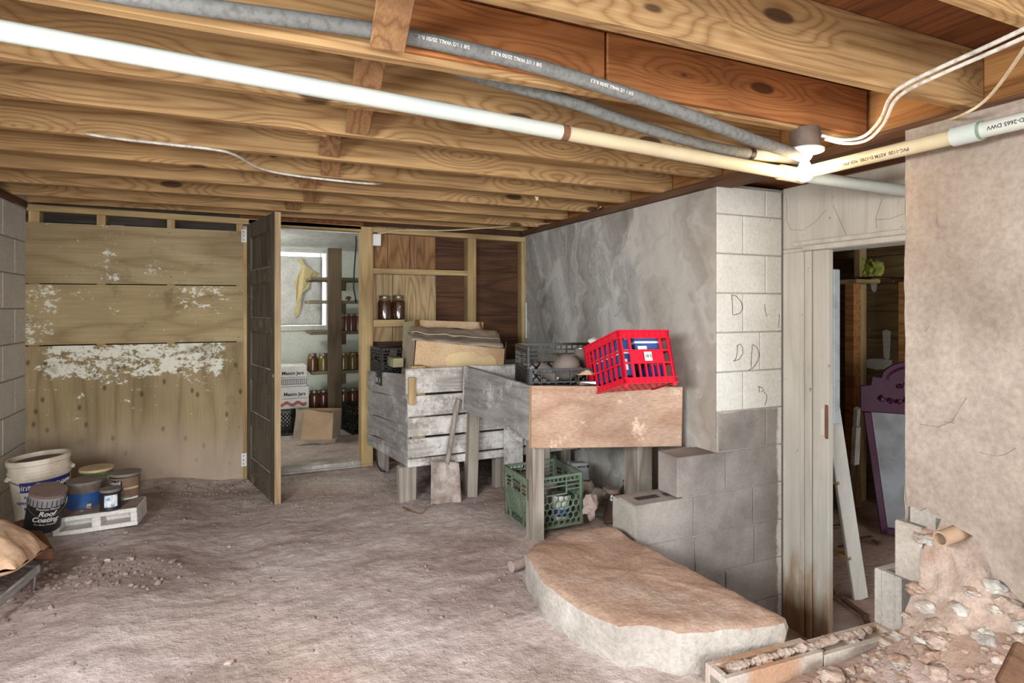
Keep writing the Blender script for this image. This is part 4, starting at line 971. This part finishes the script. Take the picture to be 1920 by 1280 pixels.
B().box(2.05, 2.13, BY0+.01, BY0+.09, -.02, .21).build('leg', M_GREYWZ, t, bevel=.006)
B().box(.90, .98, 4.36, 4.44, -.02, .21).build('leg', M_GREYWZ, t, bevel=.006)
tag(B().box(1.58, 1.72, BY0-.06, BY0-.045, .13, .40).build('loose_board', M_GREYW, bevel=.004), 'short grey board propped against the plank bin behind the shovel', 'board')
# cardboard in the bin
t = thing('cardboard_box', (1.35, 3.95, .235), 'water stained cardboard box front in the plank bin', 'box')
Yc = 3.80
B().poly([at(770, 735, Y=Yc), at(943, 725, Y=Yc), at(948, 654, Y=Yc), at(779, 638, Y=Yc)], (0, .006, 0)).build('box_front', M_CARD, t)
B().poly([at(770, 735, Y=Yc), at(779, 638, Y=Yc), at(763, 622, Y=4.12), at(752, 730, Y=4.12)], (.006, 0, 0)).build('box_side', M_CARDD, t)
B().poly([at(943, 725, Y=Yc), at(948, 654, Y=Yc), at(950, 640, Y=4.1), at(946, 700, Y=4.1)], (-.006, 0, 0)).build('box_side', M_CARDD, t)
B().poly([at(838, 690, Y=Yc-.004), at(834, 675, Y=Yc-.004), at(842, 664, Y=Yc-.004), at(862, 660, Y=Yc-.004), at(888, 659, Y=Yc-.004), at(896, 669, Y=Yc-.004), at(908, 670, Y=Yc-.004), at(920, 665, Y=Yc-.004), at(930, 674, Y=Yc-.004), at(932, 690, Y=Yc-.004)], (0, .003, 0)).build('water_stain', plain('water_stain', (216, 192, 148), .9, dirt=(196, 160, 112)), t)
t = thing('flattened_carton', (1.4, 4.0, .9), 'crumpled grey flattened carton lying over the stained box', 'carton')
def fl(u, v):
    p = at(772+u*172, 638+u*14, Y=3.82).lerp(at(768+u*166, 618+u*8, Y=4.1), v); return p+V((0, 0, .012*nz(u*7, v*4, 0)+.006*math.sin(v*9)))
B().grid(fl, 30, 10).build('sheet', M_CARDD, t, smooth=True, solid=.008)
B().grid(lambda u, v: fl(u*.97+.01, v*.8+.25)+V((0, .01, .03-.012*v+.008*nz(u*9, v*5, 3))), 30, 8).build('sheet', M_CARDD, t, smooth=True, solid=.008)
t = thing('cardboard_box', (1.38, 4.25, .235), 'tall open cardboard box at the back of the plank bin', 'box')
Yd = 4.20
B().poly([at(783, 680, Y=Yd), at(905, 680, Y=Yd+.1), at(906, 604, Y=Yd+.1), at(789, 600, Y=Yd+.1), at(786, 600, Y=Yd)], (0, .006, 0)).build('box_back', M_CARD, t)
B().poly([at(778, 599, Y=4.05), at(787, 599, Y=Yd), at(790, 640, Y=Yd), at(780, 640, Y=4.05)], (0, .006, 0)).build('flap', M_RIM, t)
B().poly([at(899, 604, Y=4.25), at(903, 604, Y=4.3), at(909, 628, Y=4.2), at(905, 630, Y=4.15)], (0, .006, 0)).build('flap', M_RIM, t)
B().poly([at(752, 720, Y=4.12), at(772, 690, Y=3.95), at(776, 601, Y=4.12), at(756, 604, Y=4.25)], (.006, 0, 0)).build('box_side', M_CARDG, t)
B().box(.93, 1.0, 4.02, 4.2, .80, .86).build('x', M_CARDG, t).name = 'flap'
crate('milk_crate', .30, .30, .26, (1.02, 4.33, .66), (0, 0, .05), M_BLACKP, 'black crate wedged behind the boxes at the bin corner', 'diamond')
tag(B().poly([at(707, 690, Y=4.3), at(721, 686, Y=4.3), at(722, 715, Y=4.3), at(708, 715, Y=4.3)], (0, .05, 0)).build('wood_block', M_GREYW, bevel=.004), 'pale wood block stuck in the plank bin corner', 'wood')
tag(B().beam(at(727, 700, Y=4.25), at(739, 655, Y=4.35), .05, .03, up=(0, 1, 0)).build('loose_board', M_GREYWZ, bevel=.004), 'dark slat sticking up from the plank bin corner', 'board')

# ---------------------------------------------------------------- tray table (front bin)
FL = V((1.345, 2.75, 0)); FR = V((2.15, 2.556, 0)); BL = V((1.277, 3.6, 0)); BR = V((2.15, 3.45, 0))
t = thing('tray_table', (1.7, 3.0, 0), 'deep wooden tray on square legs with a tan front board', 'table')
FLt, FRt = at(995, 722, S=3.06), at(1277, 724, S=3.214); FLb, FRb = at(994, 839, S=3.06), at(1275, 835, S=3.214)
nf = V(((FRt-FLt).y, -(FRt-FLt).x, 0)).normalized()
B().poly([FLb, FRb, FRt, FLt], nf*.022).build('front_board', M_TANB, t, bevel=.003)
BLt, BLb = at(869, 685, S=3.81), at(866, 766, S=3.81)
B().poly([FLt+V((0, .012, -.004)), BLt, BLb, FLb+V((0, .012, .03))], (.024, 0, 0)).build('side_board', M_GREYWY, t, bevel=.003)
B().poly([FLt+V((-.004, .0, -.002)), FLt+V((.014, 0, -.002)), FLb+V((.014, 0, .0)), FLb+V((-.004, 0, 0))], -nf*.014).build('edge_cleat', M_STUD, t)
B().poly([FRt+V((-.01, .03, 0)), BR+V((0, 0, .82)), BR+V((0, 0, .55)), FRb+V((-.01, .03, 0))], (-.024, 0, 0)).build('side_board', M_GREYWY, t)
B().poly([BLt, BR+V((0, 0, .82)), BR+V((0, 0, .55)), BLb], (0, -.02, 0)).build('back_board', M_GREYW, t, bevel=.003)
fz = .54
B().poly([(FL.x+.03, FL.y+.03, fz), (FR.x-.03, FR.y+.04, fz), (BR.x-.03, BR.y-.03, fz), (BL.x+.03, BL.y-.03, fz)], (0, 0, .02)).build('tray_floor', M_GREYW, t)
lgp = at(1007, 1011, Z=-.01)
def leg(x, y, z1, w=.095, lean=(0, 0)):
    B().poly([(x, y, -.02), (x+w*.55, y-.004, -.02), (x+w*.55, y+w*.8, -.02), (x, y+w*.8, -.02)], (lean[0], lean[1], z1+.02)).build('leg', M_GREYWZ, t, bevel=.004)
leg(1.365, 2.76, .70, .115)
bl = at(882, 927, Z=0); leg(bl.x-.03, bl.y-.03, .78, .12, (.035, .02))
fr_ = at(1228, 836, S=3.16); leg(fr_.x-.02, fr_.y+.12, .56, .17)
leg(1.80, 3.50, .56, .1)
# crates in the tray
rc = crate('milk_crate', .30, .36, .27, (1.827, 2.536+.012, .769+.012), (-.297, .014, -.049), M_RED, 'bright red crate tipped in the tray table', 'red')
o = B().box(-.022, .022, -.189, -.1865, .112, .158).build('paper_label', M_WHITE, rc, local=True, bevel=.001)
b = B(); add_text(b, '18 5', .022, lambda x, y: (x, -.1896, .135+y), .0005); b.build('lettering', M_INK, o, local=True)
fd = (FRt-FLt); fd.z = 0; fd.normalize(); ang = math.atan2(fd.y, fd.x)
co = FL+fd*.015+V((0, .045, 0)); cw, cd_ = .44, .34
cc = co+fd*cw/2+V((-fd.y, fd.x, 0))*cd_/2
bc = crate('milk_crate', cw, cd_, .30, (cc.x-.012, cc.y, .70), (0, 0, ang), M_BLACKP, 'black lattice crate with a low front in the tray table', 'diamond', low_front=.185)
# crate contents
def wpt(px, py, s_): return at(px, py, S=s_)
tag(B().lathe([(.078*math.sin(q*math.pi/14), -.074*math.cos(q*math.pi/14)) for q in range(15)], wpt(1062, 688, 3.32), 26).build('glass_globe', M_DUSTYST, smooth=True), 'dusty round lamp globe resting in the black crate', 'globe')
def can(name, c, r, h, d_, m, label):
    M_ = V(d_).to_track_quat('Z', 'Y').to_matrix().to_4x4()
    t_ = thing(name, c, label, 'can')
    B().lathe([(r, 0), (r, h)], c, 20, M_).build('can_body', m, t_, smooth=True)
    B().lathe([(r*1.03, 0), (r*1.03, .004), (r*.9, .006)], c+M_.to_3x3() @ V((0, 0, h)), 20, M_).build('can_rim', M_STEEL, t_, smooth=True); return t_
can('tin_can', wpt(1040, 672, 3.42), .036, .13, (1, -.3, -.2), M_STEEL, 'silver tin with red band lying in the black crate')
can('tin_can', wpt(1010, 690, 3.35), .04, .12, (.8, -.5, -.45), M_DUSTYST, 'open grey tin tilted at the side of the black crate')
can('tin_can', wpt(1090, 692, 3.45), .04, .12, (0, 0, 1), M_DUSTYST, 'upright dull tin between the black and red crates')
tag(B().poly([wpt(1083, 703, 3.12), wpt(1102, 692, 3.16), wpt(1124, 703, 3.18)], (.05, .2, .0)).build('wood_wedge', M_CARD, bevel=.004), 'tan cardboard corner poking over the black crate front', 'cardboard')
tag(B().poly([wpt(1086, 722, 3.09), wpt(1119, 721, 3.1), wpt(1118, 714, 3.1), wpt(1086, 715, 3.1)], (.01, .05, .0)).build('foil_packet', M_STEEL, bevel=.003), 'shiny striped packet showing through the black crate front', 'packet')
Rr = Euler((-.297, .014, -.049)).to_matrix(); Rc = V((1.827, 2.548, .781))
def inred(x, y, z): return Rc+Rr @ V((x, y, z))
def packet(lo, size, m, label, stripe=True):
    t_ = thing('packet', inred(*lo), label, 'packet')
    e = [Rr @ V(q) for q in ((size[0], 0, 0), (0, size[1], 0), (0, 0, size[2]))]
    B().par(inred(*lo), *e).build('pack_body', m, t_, bevel=.004)
    if stripe:
        B().par(inred(lo[0]-.001, lo[1]-.001, lo[2]+size[2]*.6), e[0]*1.01, e[1]*1.01, e[2]*.12).build('stripe', M_WHITE, t_)
        B().par(inred(lo[0]+size[0]*.08, lo[1]-.0015, lo[2]+size[2]*.15), e[0]*.35, e[1]*.02, e[2]*.3).build('print', M_WHITE, t_)
packet((-.04, -.15, .155), (.15, .10, .09), M_BLUEPK, 'blue white striped packet in the red crate front')
packet((-.13, -.15, .05), (.07, .28, .18), M_BLUEPK, 'tall blue packet along the red crate side')
packet((.02, -.15, .015), (.10, .12, .08), M_NAVY, 'navy packet low in the red crate', False)
packet((-.125, -.02, .20), (.06, .12, .07), plain('teal_packet', (40, 104, 128), .5), 'teal packet upright in the red crate')
tag(B().rock(inred(-.11, .13, .285), .03, 5, (1, 1, .9), 2).build('paper_ball', M_WHITE, smooth=True), 'white crumpled ball at the red crate far corner', 'ball')
tag(B().rock(inred(.02, .1, .265), .045, 8, (1.2, 1, .8), 2).build('brown_clump', M_RUST, smooth=True), 'brown crumpled clump topping the red crate', 'clump')
packet((.0, .0, .02), (.13, .15, .2), M_BLACKP, 'dark carton at the back of the red crate', False)

# green crate and things under the tray
gc = crate('milk_crate', .33, .33, .28, (1.536, 2.98, .025), (.0, -.02, -.017), M_GREEN, 'green crate on the dirt under the tray table', 'hex')
t = can('tin_can', V((1.60, 2.90, .045)), .05, .13, (0, 0, 1), M_WHITE, 'white blue labelled tin standing in the green crate')
B().lathe([(.0508, .02), (.0508, .06)], (1.60, 2.90, .045), 20).build('label_band', M_BLUEPK, t, smooth=True)
can('tin_can', V((1.46, 3.05, .04)), .06, .2, (.2, 0, 1), M_RUST, 'rusty brown tin standing in the green crate')
can('tin_can', V((1.62, 3.06, .04)), .05, .16, (0, .1, 1), M_DUSTYST, 'grey tin at the back of the green crate')
c0 = at(1078, 920, Y=3.25); tp_ = at(1098, 868, Y=3.2)
t = thing('small_carton', c0, 'grey white printed carton standing behind the green crate', 'carton')
B().poly([at(1072, 918, Y=3.22), at(1107, 922, Y=3.22), at(1102, 868, Y=3.28), at(1072, 868, Y=3.28)], (0, .06, 0)).build('carton_body', M_FABOX, t, bevel=.003)
b = B(); c_ = at(1088, 876, Y=3.272); add_text(b, 'ALUMINUM', .026, lambda x, y: (c_.x+x, c_.y-.002-.0*y, c_.z+y), .0004); b.build('lettering', M_INK, t)
c = at(1149, 982, Z=.0); jar('glass_jar', c, .052, .2, M_PRES, 'dusty empty glass jar with a brown lid in front of the pot', 'empty jars under the tray', real=True, empty=True)
c = at(1180, 985, Z=.0)+V((.10, .14, .0)); jar('glass_jar', c, .052, .2, M_PRES, 'dusty empty glass jar half hidden by the stepped blocks', 'empty jars under the tray', real=True, empty=True)
c = at(1172, 935, S=3.25); Mx = V((-.45, -.9, .25)).to_track_quat('Z', 'Y').to_matrix().to_4x4()
tag(B().lathe([(.075, 0), (.082, .10), (.078, .10), (.07, .008), (0, .006)], V((c.x, c.y, .09)), 22, Mx).build('cooking_pot', M_RUST, smooth=True), 'dark round pot lying on its side behind the jars', 'pot')
tag(B().rock(at(1106, 948, S=3.2), .05, 3, (.8, .8, 1.3), 3).build('pine_cone_stone', M_CLOD, smooth=True), 'grey ribbed oval lump beside the green crate', 'stone')
tag(B().lathe([(.03, 0), (.045, .02), (.043, .02), (.03, .006)], at(1124, 972, Z=.005), 18).build('tin_dish', M_DUSTYST, smooth=True), 'shallow dark dish on the clay beside the jar', 'dish')
for i, (px, py, r_) in enumerate(((1120, 930, .06), (1098, 915, .05), (1140, 925, .045), (1195, 915, .05))):
    tag(B().rock(at(px, py, S=3.4), r_, i, (1.2, 1, .9), 2).build('fallen_stone', M_FLD, smooth=True), 'dark stone piled against the stucco wall under the tray', 'stone', 'dark stones under the tray')
# shovel
t = thing('shovel', at(832, 942, Z=.01), 'old square mouth shovel leaning on the plank bin', 'shovel')
Ys = 3.60
s0, s1 = at(838, 868, Y=Ys), at(859, 748, Y=Ys+.04)
B().tube(spline([at(836, 875, Y=Ys), at(842, 850, Y=Ys), at(850, 800, Y=Ys+.03), at(857, 760, Y=Ys+.05), at(860, 748, Y=Ys+.05)]), .017, 12).build('handle', M_GREYWZ, t, smooth=True)
def blade(u, v):
    a, c_ = at(806, 944, Y=3.52), at(864, 948, Y=3.52); d_, e = at(807, 862, Y=Ys), at(859, 866, Y=Ys)
    p = a.lerp(c_, u).lerp(d_.lerp(e, u), v); return p+V((0, -.018*(2*u-1)**2-.02*math.exp(-((u-.5)/.1)**2)*ss(.35, 1, v), .008*nz(u*4, 0, 0)*(1-v)))
B().grid(blade, 16, 16).build('blade', crete('crusted_blade', (104, 80, 70), (196, 184, 174), None, 9., .9, .01, .95, 70.), t, smooth=True, solid=.004)
b = B(); st_ = []
tag(B().tube(spline([at(755, 950, Z=.0), at(770, 958, Z=.01), at(790, 962, Z=.0), at(800, 952, Z=.02)]), .004, 6).build('twig', M_RUST), 'dark twig on the dirt below the bin leg', 'twig')

# ---------------------------------------------------------------- left corner: buckets, cans, block, bag
def facing(c): return math.atan2(-c.y, -c.x)
def cyl_text(b, sx, size, c, r_, z, a0, bold=0, shear=0, M_=None):
    def fn(x, y):
        a = a0+x/r_; p = V((r_*math.cos(a), r_*math.sin(a), z+y)); return (M_ @ p if M_ else p)+c
    add_text(b, sx, size, fn, bold, 'CENTER', shear)
def arcband(c, rq, z0, z1, a0, a1, M_=None, n=16):
    def fn(u, v):
        a = a0+u*(a1-a0); r_ = rq(z0+v*(z1-z0)) if callable(rq) else rq; p = V((r_*math.cos(a), r_*math.sin(a), z0+v*(z1-z0))); return (M_ @ p if M_ else p)+c
    return B().grid(fn, n, 1)
c = at(84, 966, S=3.2); c.z = at(84, 858, S=3.2).z-.36
t = thing('compound_bucket', c, 'large dirty white joint compound bucket in the corner', 'bucket')
hB = .375; rB, rT = .116, .134
tilt = Matrix.Rotation(math.radians(-4), 4, 'Y')
rr = lambda z: rB+(rT-rB)*z/hB
B().lathe([(0, 0), (rB, 0), (rr(.27), .27), (rr(.27)+.006, .272), (rr(.28)+.006, .28), (rr(.28), .282), (rr(.30), .30), (rr(.30)+.007, .302), (rr(.31)+.007, .312), (rr(.32), .316), (rT, .345), (rT+.006, .350), (rT+.006, hB), (rT-.006, hB), (rT-.01, .345), (0, .34)], c, 36, tilt).build('pail', M_BONE, t, smooth=True)
B().lathe([(rT-.008, .352), (0, .354)], c, 30, tilt).build('dirt_fill', M_LIDD, t)
a0 = facing(c)+.12
arcband(c, lambda z_: rr(z_)+.0014, .215, .266, a0-.85, a0+1.15, tilt).build('label_band', M_NAVY, t)
arcband(c, lambda z_: rr(z_)+.0014, .02, .214, a0-.85, a0+.95, tilt).build('label_panel', M_WHITE, t)
b = B(); cyl_text(b, 'Joint Compound', .046, c, rr(.24)+.004, .240, a0+.1, .0006, 0, tilt); b.build('lettering', M_WHITE, t)
b = B()
for i, sx in enumerate(('ALL PURPOSE', 'TAPING AND TOPPING', 'READY MIXED')): cyl_text(b, sx, .020, c, rr(.17)+.003, .190-i*.03, a0-.25, .0003, 0, tilt)
cyl_text(b, 'All Purpose', .022, c, rr(.18)+.004, .198, a0+.62, .0004, .2, tilt)
b.build('lettering', M_NAVY, t)
hp = [c+tilt @ V(((rr(.29)+.012)*math.cos(a0+q), (rr(.29)+.012)*math.sin(a0+q), z_)) for q, z_ in ((-1.35, .285), (-1.0, .27), (-.6, .25), (-.2, .235), (.15, .225))]
B().tube(spline(hp), .0022, 6).build('wire_handle', M_STEEL, t, smooth=True)
hq = [c+tilt @ V(((rr(.29)+.02)*math.cos(a0+q), (rr(.29)+.02)*math.sin(a0+q), z_)) for q, z_ in ((.15, .225), (.45, .232), (.75, .245))]
B().tube(spline(hq), .008, 10).build('grip', M_WHITE, t, smooth=True)
for q in (-1.35, 1.6): B().rock(c+tilt @ V(((rr(.29)+.01)*math.cos(a0+q), (rr(.29)+.01)*math.sin(a0+q), .285)), .016, 1, (1, 1, 1), 1).build('handle_lug', M_BONE, t, smooth=True)
def paint_can(name, c, r, h, label, body, lidm, rimm, M_=None, lid_open=False):
    t = thing(name, c, label, 'can')
    B().lathe([(0, 0), (r, 0), (r*1.02, .004), (r, .009), (r, h-.012), (r*1.03, h-.009), (r*1.03, h), (r*.95, h)], c, 30, M_).build('can_body', body, t, smooth=True)
    B().lathe([(r*.99, h-.001), (r*.86, h-.001), (r*.84, h-(.03 if lid_open else .006)), (0, h-(.03 if lid_open else .006))], c, 26, M_).build('lid', lidm, t, smooth=True)
    B().lathe([(r*1.035, h-.012), (r*1.035, h+.001), (r*.93, h+.001)], c, 30, M_).build('rim', rimm, t, smooth=True); return t
def gp(px, py, s_):
    p = at(px, py, S=s_); return p
S1 = 2.98
c = gp(181, 940, 3.36); c.z = gp(181, 876, 3.36).z-.19
t = paint_can('paint_can', c, .080, .19, 'cream rimmed paint can behind the blue can', M_GREENL, M_LIDD, M_CREAM, None, True)
a0 = facing(c); arcband(c, .0808, .02, .15, a0-1.3, a0+1.5).build('label_panel', plain('torn_label', (190, 188, 176), .7, dirt=(96, 108, 78), sc_=26, amt=.9), t)
c = gp(235, 936, 3.25); c.z = gp(235, 884, 3.25).z-.185
t = paint_can('paint_can', c, .072, .185, 'adhesive can with brown label behind the block', M_STEEL, M_LIDD, M_DUSTYST)
a0 = facing(c); arcband(c, .0728, .01, .165, a0-1.5, a0+.95).build('label_panel', M_BROWNL, t); arcband(c, .0732, .10, .155, a0-1.25, a0-.2).build('label_panel', M_BLK, t)
arcband(c, .0732, .012, .07, a0-.7, a0+.2).build('label_panel', M_GREENL, t); arcband(c, .0734, .012, .06, a0-.1, a0+.9).build('label_panel', M_WHITE, t); arcband(c, .0735, .105, .115, a0-.1, a0+.93).build('label_panel', M_CREAM, t)
b = B(); cyl_text(b, 'Liquid', .026, c, .075, .142, a0-.72, .0006); cyl_text(b, 'Nails', .026, c, .075, .118, a0-.74, .0006); b.build('lettering', M_WHITE, t)
c = gp(159, 948, 3.14); c.z = gp(159, 899, 3.14).z-.18
t = paint_can('paint_can', c, .078, .18, 'blue paint can crusted with dirt beside the bucket', M_BLUE, M_LIDD, M_DUSTYST)
a0 = facing(c); arcband(c, .0786, .125, .172, a0-1.6, a0+1.6).build('dirt_crust', plain('can_dirt', (96, 84, 76), .9, dirt=(130, 112, 98), bs=.5), t)
arcband(c, .0788, .04, .07, a0+.1, a0+.35).build('label_print', M_CREAM, t)
c = gp(207, 942, 3.05); c.z = gp(207, 915, 3.05).z-.105
t = paint_can('paint_can', c, .045, .105, 'small quart can with blue white label on the block', M_BLK, M_LIDD, M_DUSTYST)
a0 = facing(c); arcband(c, .0456, .02, .08, a0-.6, a0+.7).build('label_panel', plain('speckled_label', (226, 230, 232), .6, dirt=(40, 110, 176), sc_=36, amt=.95), t)
# roof coating can, tilted
Mt = Matrix.Rotation(math.radians(16), 4, V((.42, -.91, 0)).normalized()) @ Matrix.Rotation(math.radians(0), 4, 'Z')
vb = V((.0, 0, 1)); cb = gp(79, 985, 2.9); tl = V((.20, .02, 1)).normalized(); tl = (V((CS, -SN, 0))*.27+V((0, 0, 1))+V((-SN, -CS, 0))*.12).normalized()
Mt = Matrix.Identity(4); qz = V((0, 0, 1)).rotation_difference(tl).to_matrix().to_4x4(); Mt = qz
t = paint_can('paint_can', cb, .073, .19, 'black roof coating can leaning with a grey collar', M_BLK, M_LIDD, M_LIDD, Mt)
a0 = facing(cb)+.0
B().lathe([(.0738, .132), (.0738, .178)], cb, 30, Mt).build('collar', M_GREYLID, t, smooth=True)
b = B()
for k in range(-5, 6):
    a = a0+k*.26; p = lambda z_: cb+Mt @ V((.0745*math.cos(a), .0745*math.sin(a), z_)); b.beam(p(.134), p(.165), .003, .002, up=(math.cos(a), math.sin(a), 0))
b.build('collar_print', M_INK, t)
b = B(); cyl_text(b, 'Roof', .034, cb, .0748, .100, a0+.08, .0011, .25, Mt); cyl_text(b, 'Coating', .034, cb, .0748, .070, a0+.03, .0011, .25, Mt)
arcb = None
cyl_text(b, 'Premium Fibered', .014, cb, .0748, .124, a0+.12, .0002, 0, Mt); cyl_text(b, 'For Most Weather', .012, cb, .0748, .046, a0+.1, .0002, 0, Mt); b.build('lettering', M_WHITE, t)
B().tube(spline([cb+Mt @ V((.078*math.cos(a0+q), .078*math.sin(a0+q), z_)) for q, z_ in ((-1.5, .15), (-.9, .11), (-.2, .085), (.5, .09), (1.2, .12), (1.5, .15))]), .0016, 6).build('wire_handle', M_STEEL, t, smooth=True)
# hollow block lying on its side, cores to the camera
f0 = at(98, 1008, S=2.94); f1 = at(258, 984, S=3.06)
ex = (f1-f0); L_ = ex.length; ex.normalize(); ey = V((-ex.y, ex.x, 0)).normalized()
if ey.y < 0: ey = -ey
ez = ex.cross(ey).normalized()
hb_ = .09; db = .20
t = thing('hollow_block', f0, 'dusty hollow concrete block lying with two cores showing', 'block')
b = B()
b.par(f0, ex*L_, ey*db, ez*.022); b.par(f0+ez*(hb_-.022), ex*L_, ey*db, ez*.022)
for q in (0, L_*.455, L_-.03): b.par(f0+ez*.022+ex*q, ex*(.03 if q != L_*.455 else .04), ey*db, ez*(hb_-.044))
b.par(f0+ez*.02+ey*.09, ex*L_, ey*.02, ez*(hb_-.04))
b.build('block_body', M_BLOCKL, t, bevel=.003)
B().grid(lambda u, v: f0+ez*(hb_+.002+.003*nz(u*14, v*7, 0))+ex*(.004+u*(L_-.008))+ey*(.006+v*(db-.01)), 24, 12).build('dust_layer', M_CLOD, t, smooth=True)
b = B()
for q, v_ in ((.3, .3), (.36, .5), (.62, .4), (.68, .45)): b.rock(f0+ez*(hb_+.006)+ex*q*L_+ey*v_*db, .009, int(q*50), (1.4, 1, .6), 1)
b.build('dirt_crumb', M_CLOD, t)
# cement bag on a low wire rack
t = thing('paper_sack', at(30, 1060, S=2.5), 'tan paper cement sack slumped over the wire rack', 'sack')
tipb = at(93, 1031, S=2.40)
def bag(u, v):
    # u across (wall -> room), v along (far -> near)
    A, C_ = at(-120, 985, S=2.75), at(92, 1032, S=2.42); D, E_ = at(-180, 1120, S=2.2), at(28, 1078, S=2.12)
    return A.lerp(C_, u).lerp(D.lerp(E_, u), v)
def bagtop(u, v):
    p = bag(u, v); e = 1-abs(2*u-1)**3; g_ = 1-abs(2*v-1)**3
    return p+V((0, 0, .02+.15*(e*g_)**.6*(1-.35*u)+.012*nz(u*5, v*5, 1)+.006*nz(u*14, v*9, 2)))
def bagbot(u, v):
    p = bag(u, v); e = 1-abs(2*u-1)**3; g_ = 1-abs(2*v-1)**3; return p+V((0, 0, .018-.04*(e*g_)**.5))
b = B().grid(bagtop, 40, 40).grid(bagbot, 40, 40); b.build('sack_body', M_BAG, t, smooth=True)
def bagtext(cu, cv, sx, size, m):
    b = B(); o_ = V((cu, cv, 0))
    def fn(x, y):
        p = bagtop(cu+x*1.3+y*.5, cv-y*1.6+x*.2); return p+V((.0, -.003, .006))
    add_text(b, sx, size, fn, .004); b.build('lettering', m, t)
bagtext(.64, .32, 'S', .11, M_FLD); bagtext(.60, .20, 'O', .09, M_FLD)
# rack
t = thing('wire_rack', at(40, 1145, Z=.08), 'rusty low wire rack under the paper sack', 'rack')
ra, rb = at(72, 1066, S=2.36), at(-60, 1178, S=1.98); rA = at(-40, 1058, S=2.62)
B().beam(ra, rb, .012, .035).build('front_rail', M_GREYWY, t, bevel=.003)
B().beam(ra, rA, .012, .03).build('end_rail', M_GREYWY, t)
for q in range(1, 7):
    p = ra.lerp(rb, q/7.); B().tube([p+V((0, 0, .012)), p+(rA-ra)+V((0, 0, .012))], .004, 6).build('wire', M_STEEL, t)
for (px, py, px2, py2, s_) in ((66, 1075, 58, 1146, 2.36), (37, 1098, 34, 1140, 2.36)):
    p = at(px, py, S=s_); q = at(px2, py2, S=s_); B().tube([p, q], .006, 8).build('leg', M_STEEL, t, smooth=True)
B().tube([at(58, 1140, S=2.36), at(34, 1138, S=2.36)], .004, 6).build('wire', M_STEEL, t)
# rusty board and plank behind the sack
tag(B().poly([at(14, 985, S=3.06), at(66, 967, S=3.06), at(70, 982, S=3.0), at(20, 1004, S=2.96)], (0, .03, .0)).build('rusty_plate', M_RUST, bevel=.004), 'rusty brown plate lying between the sack and roof can', 'plate')
tag(B().poly([at(20, 990, S=2.75), at(80, 992, S=2.7), at(104, 1030, S=2.55), at(60, 1030, S=2.5)], (0, 0, -.05)).build('dirt_mound', M_RUST, bevel=.01), 'brown rusted sheet sunk in the dirt by the block', 'sheet')
tag(B().beam(at(2, 1200, Z=.03), at(56, 1180, Z=.03), .012, .008).build('wood_splinter', M_STUDX), 'pale splinter on the dirt in front of the rack', 'splinter')
for i, (px, py, r_) in enumerate(((203, 1042, .013), (245, 1037, .012), (236, 989, .011), (245, 1084, .009), (430, 1028, .009), (252, 1248, .014), (430, 1245, .014))):
    z_ = .10 if px < 260 else .0
    c = at(px, py, Z=z_); c.z = fh(c.x, c.y)+r_*.4
    tag(B().rock(c, r_, i, (1.2, 1, .7), 2).build('loose_stone', M_SLAB, smooth=True), 'small pale stone loose on the dirt', 'stone', 'loose stones on the dirt floor')
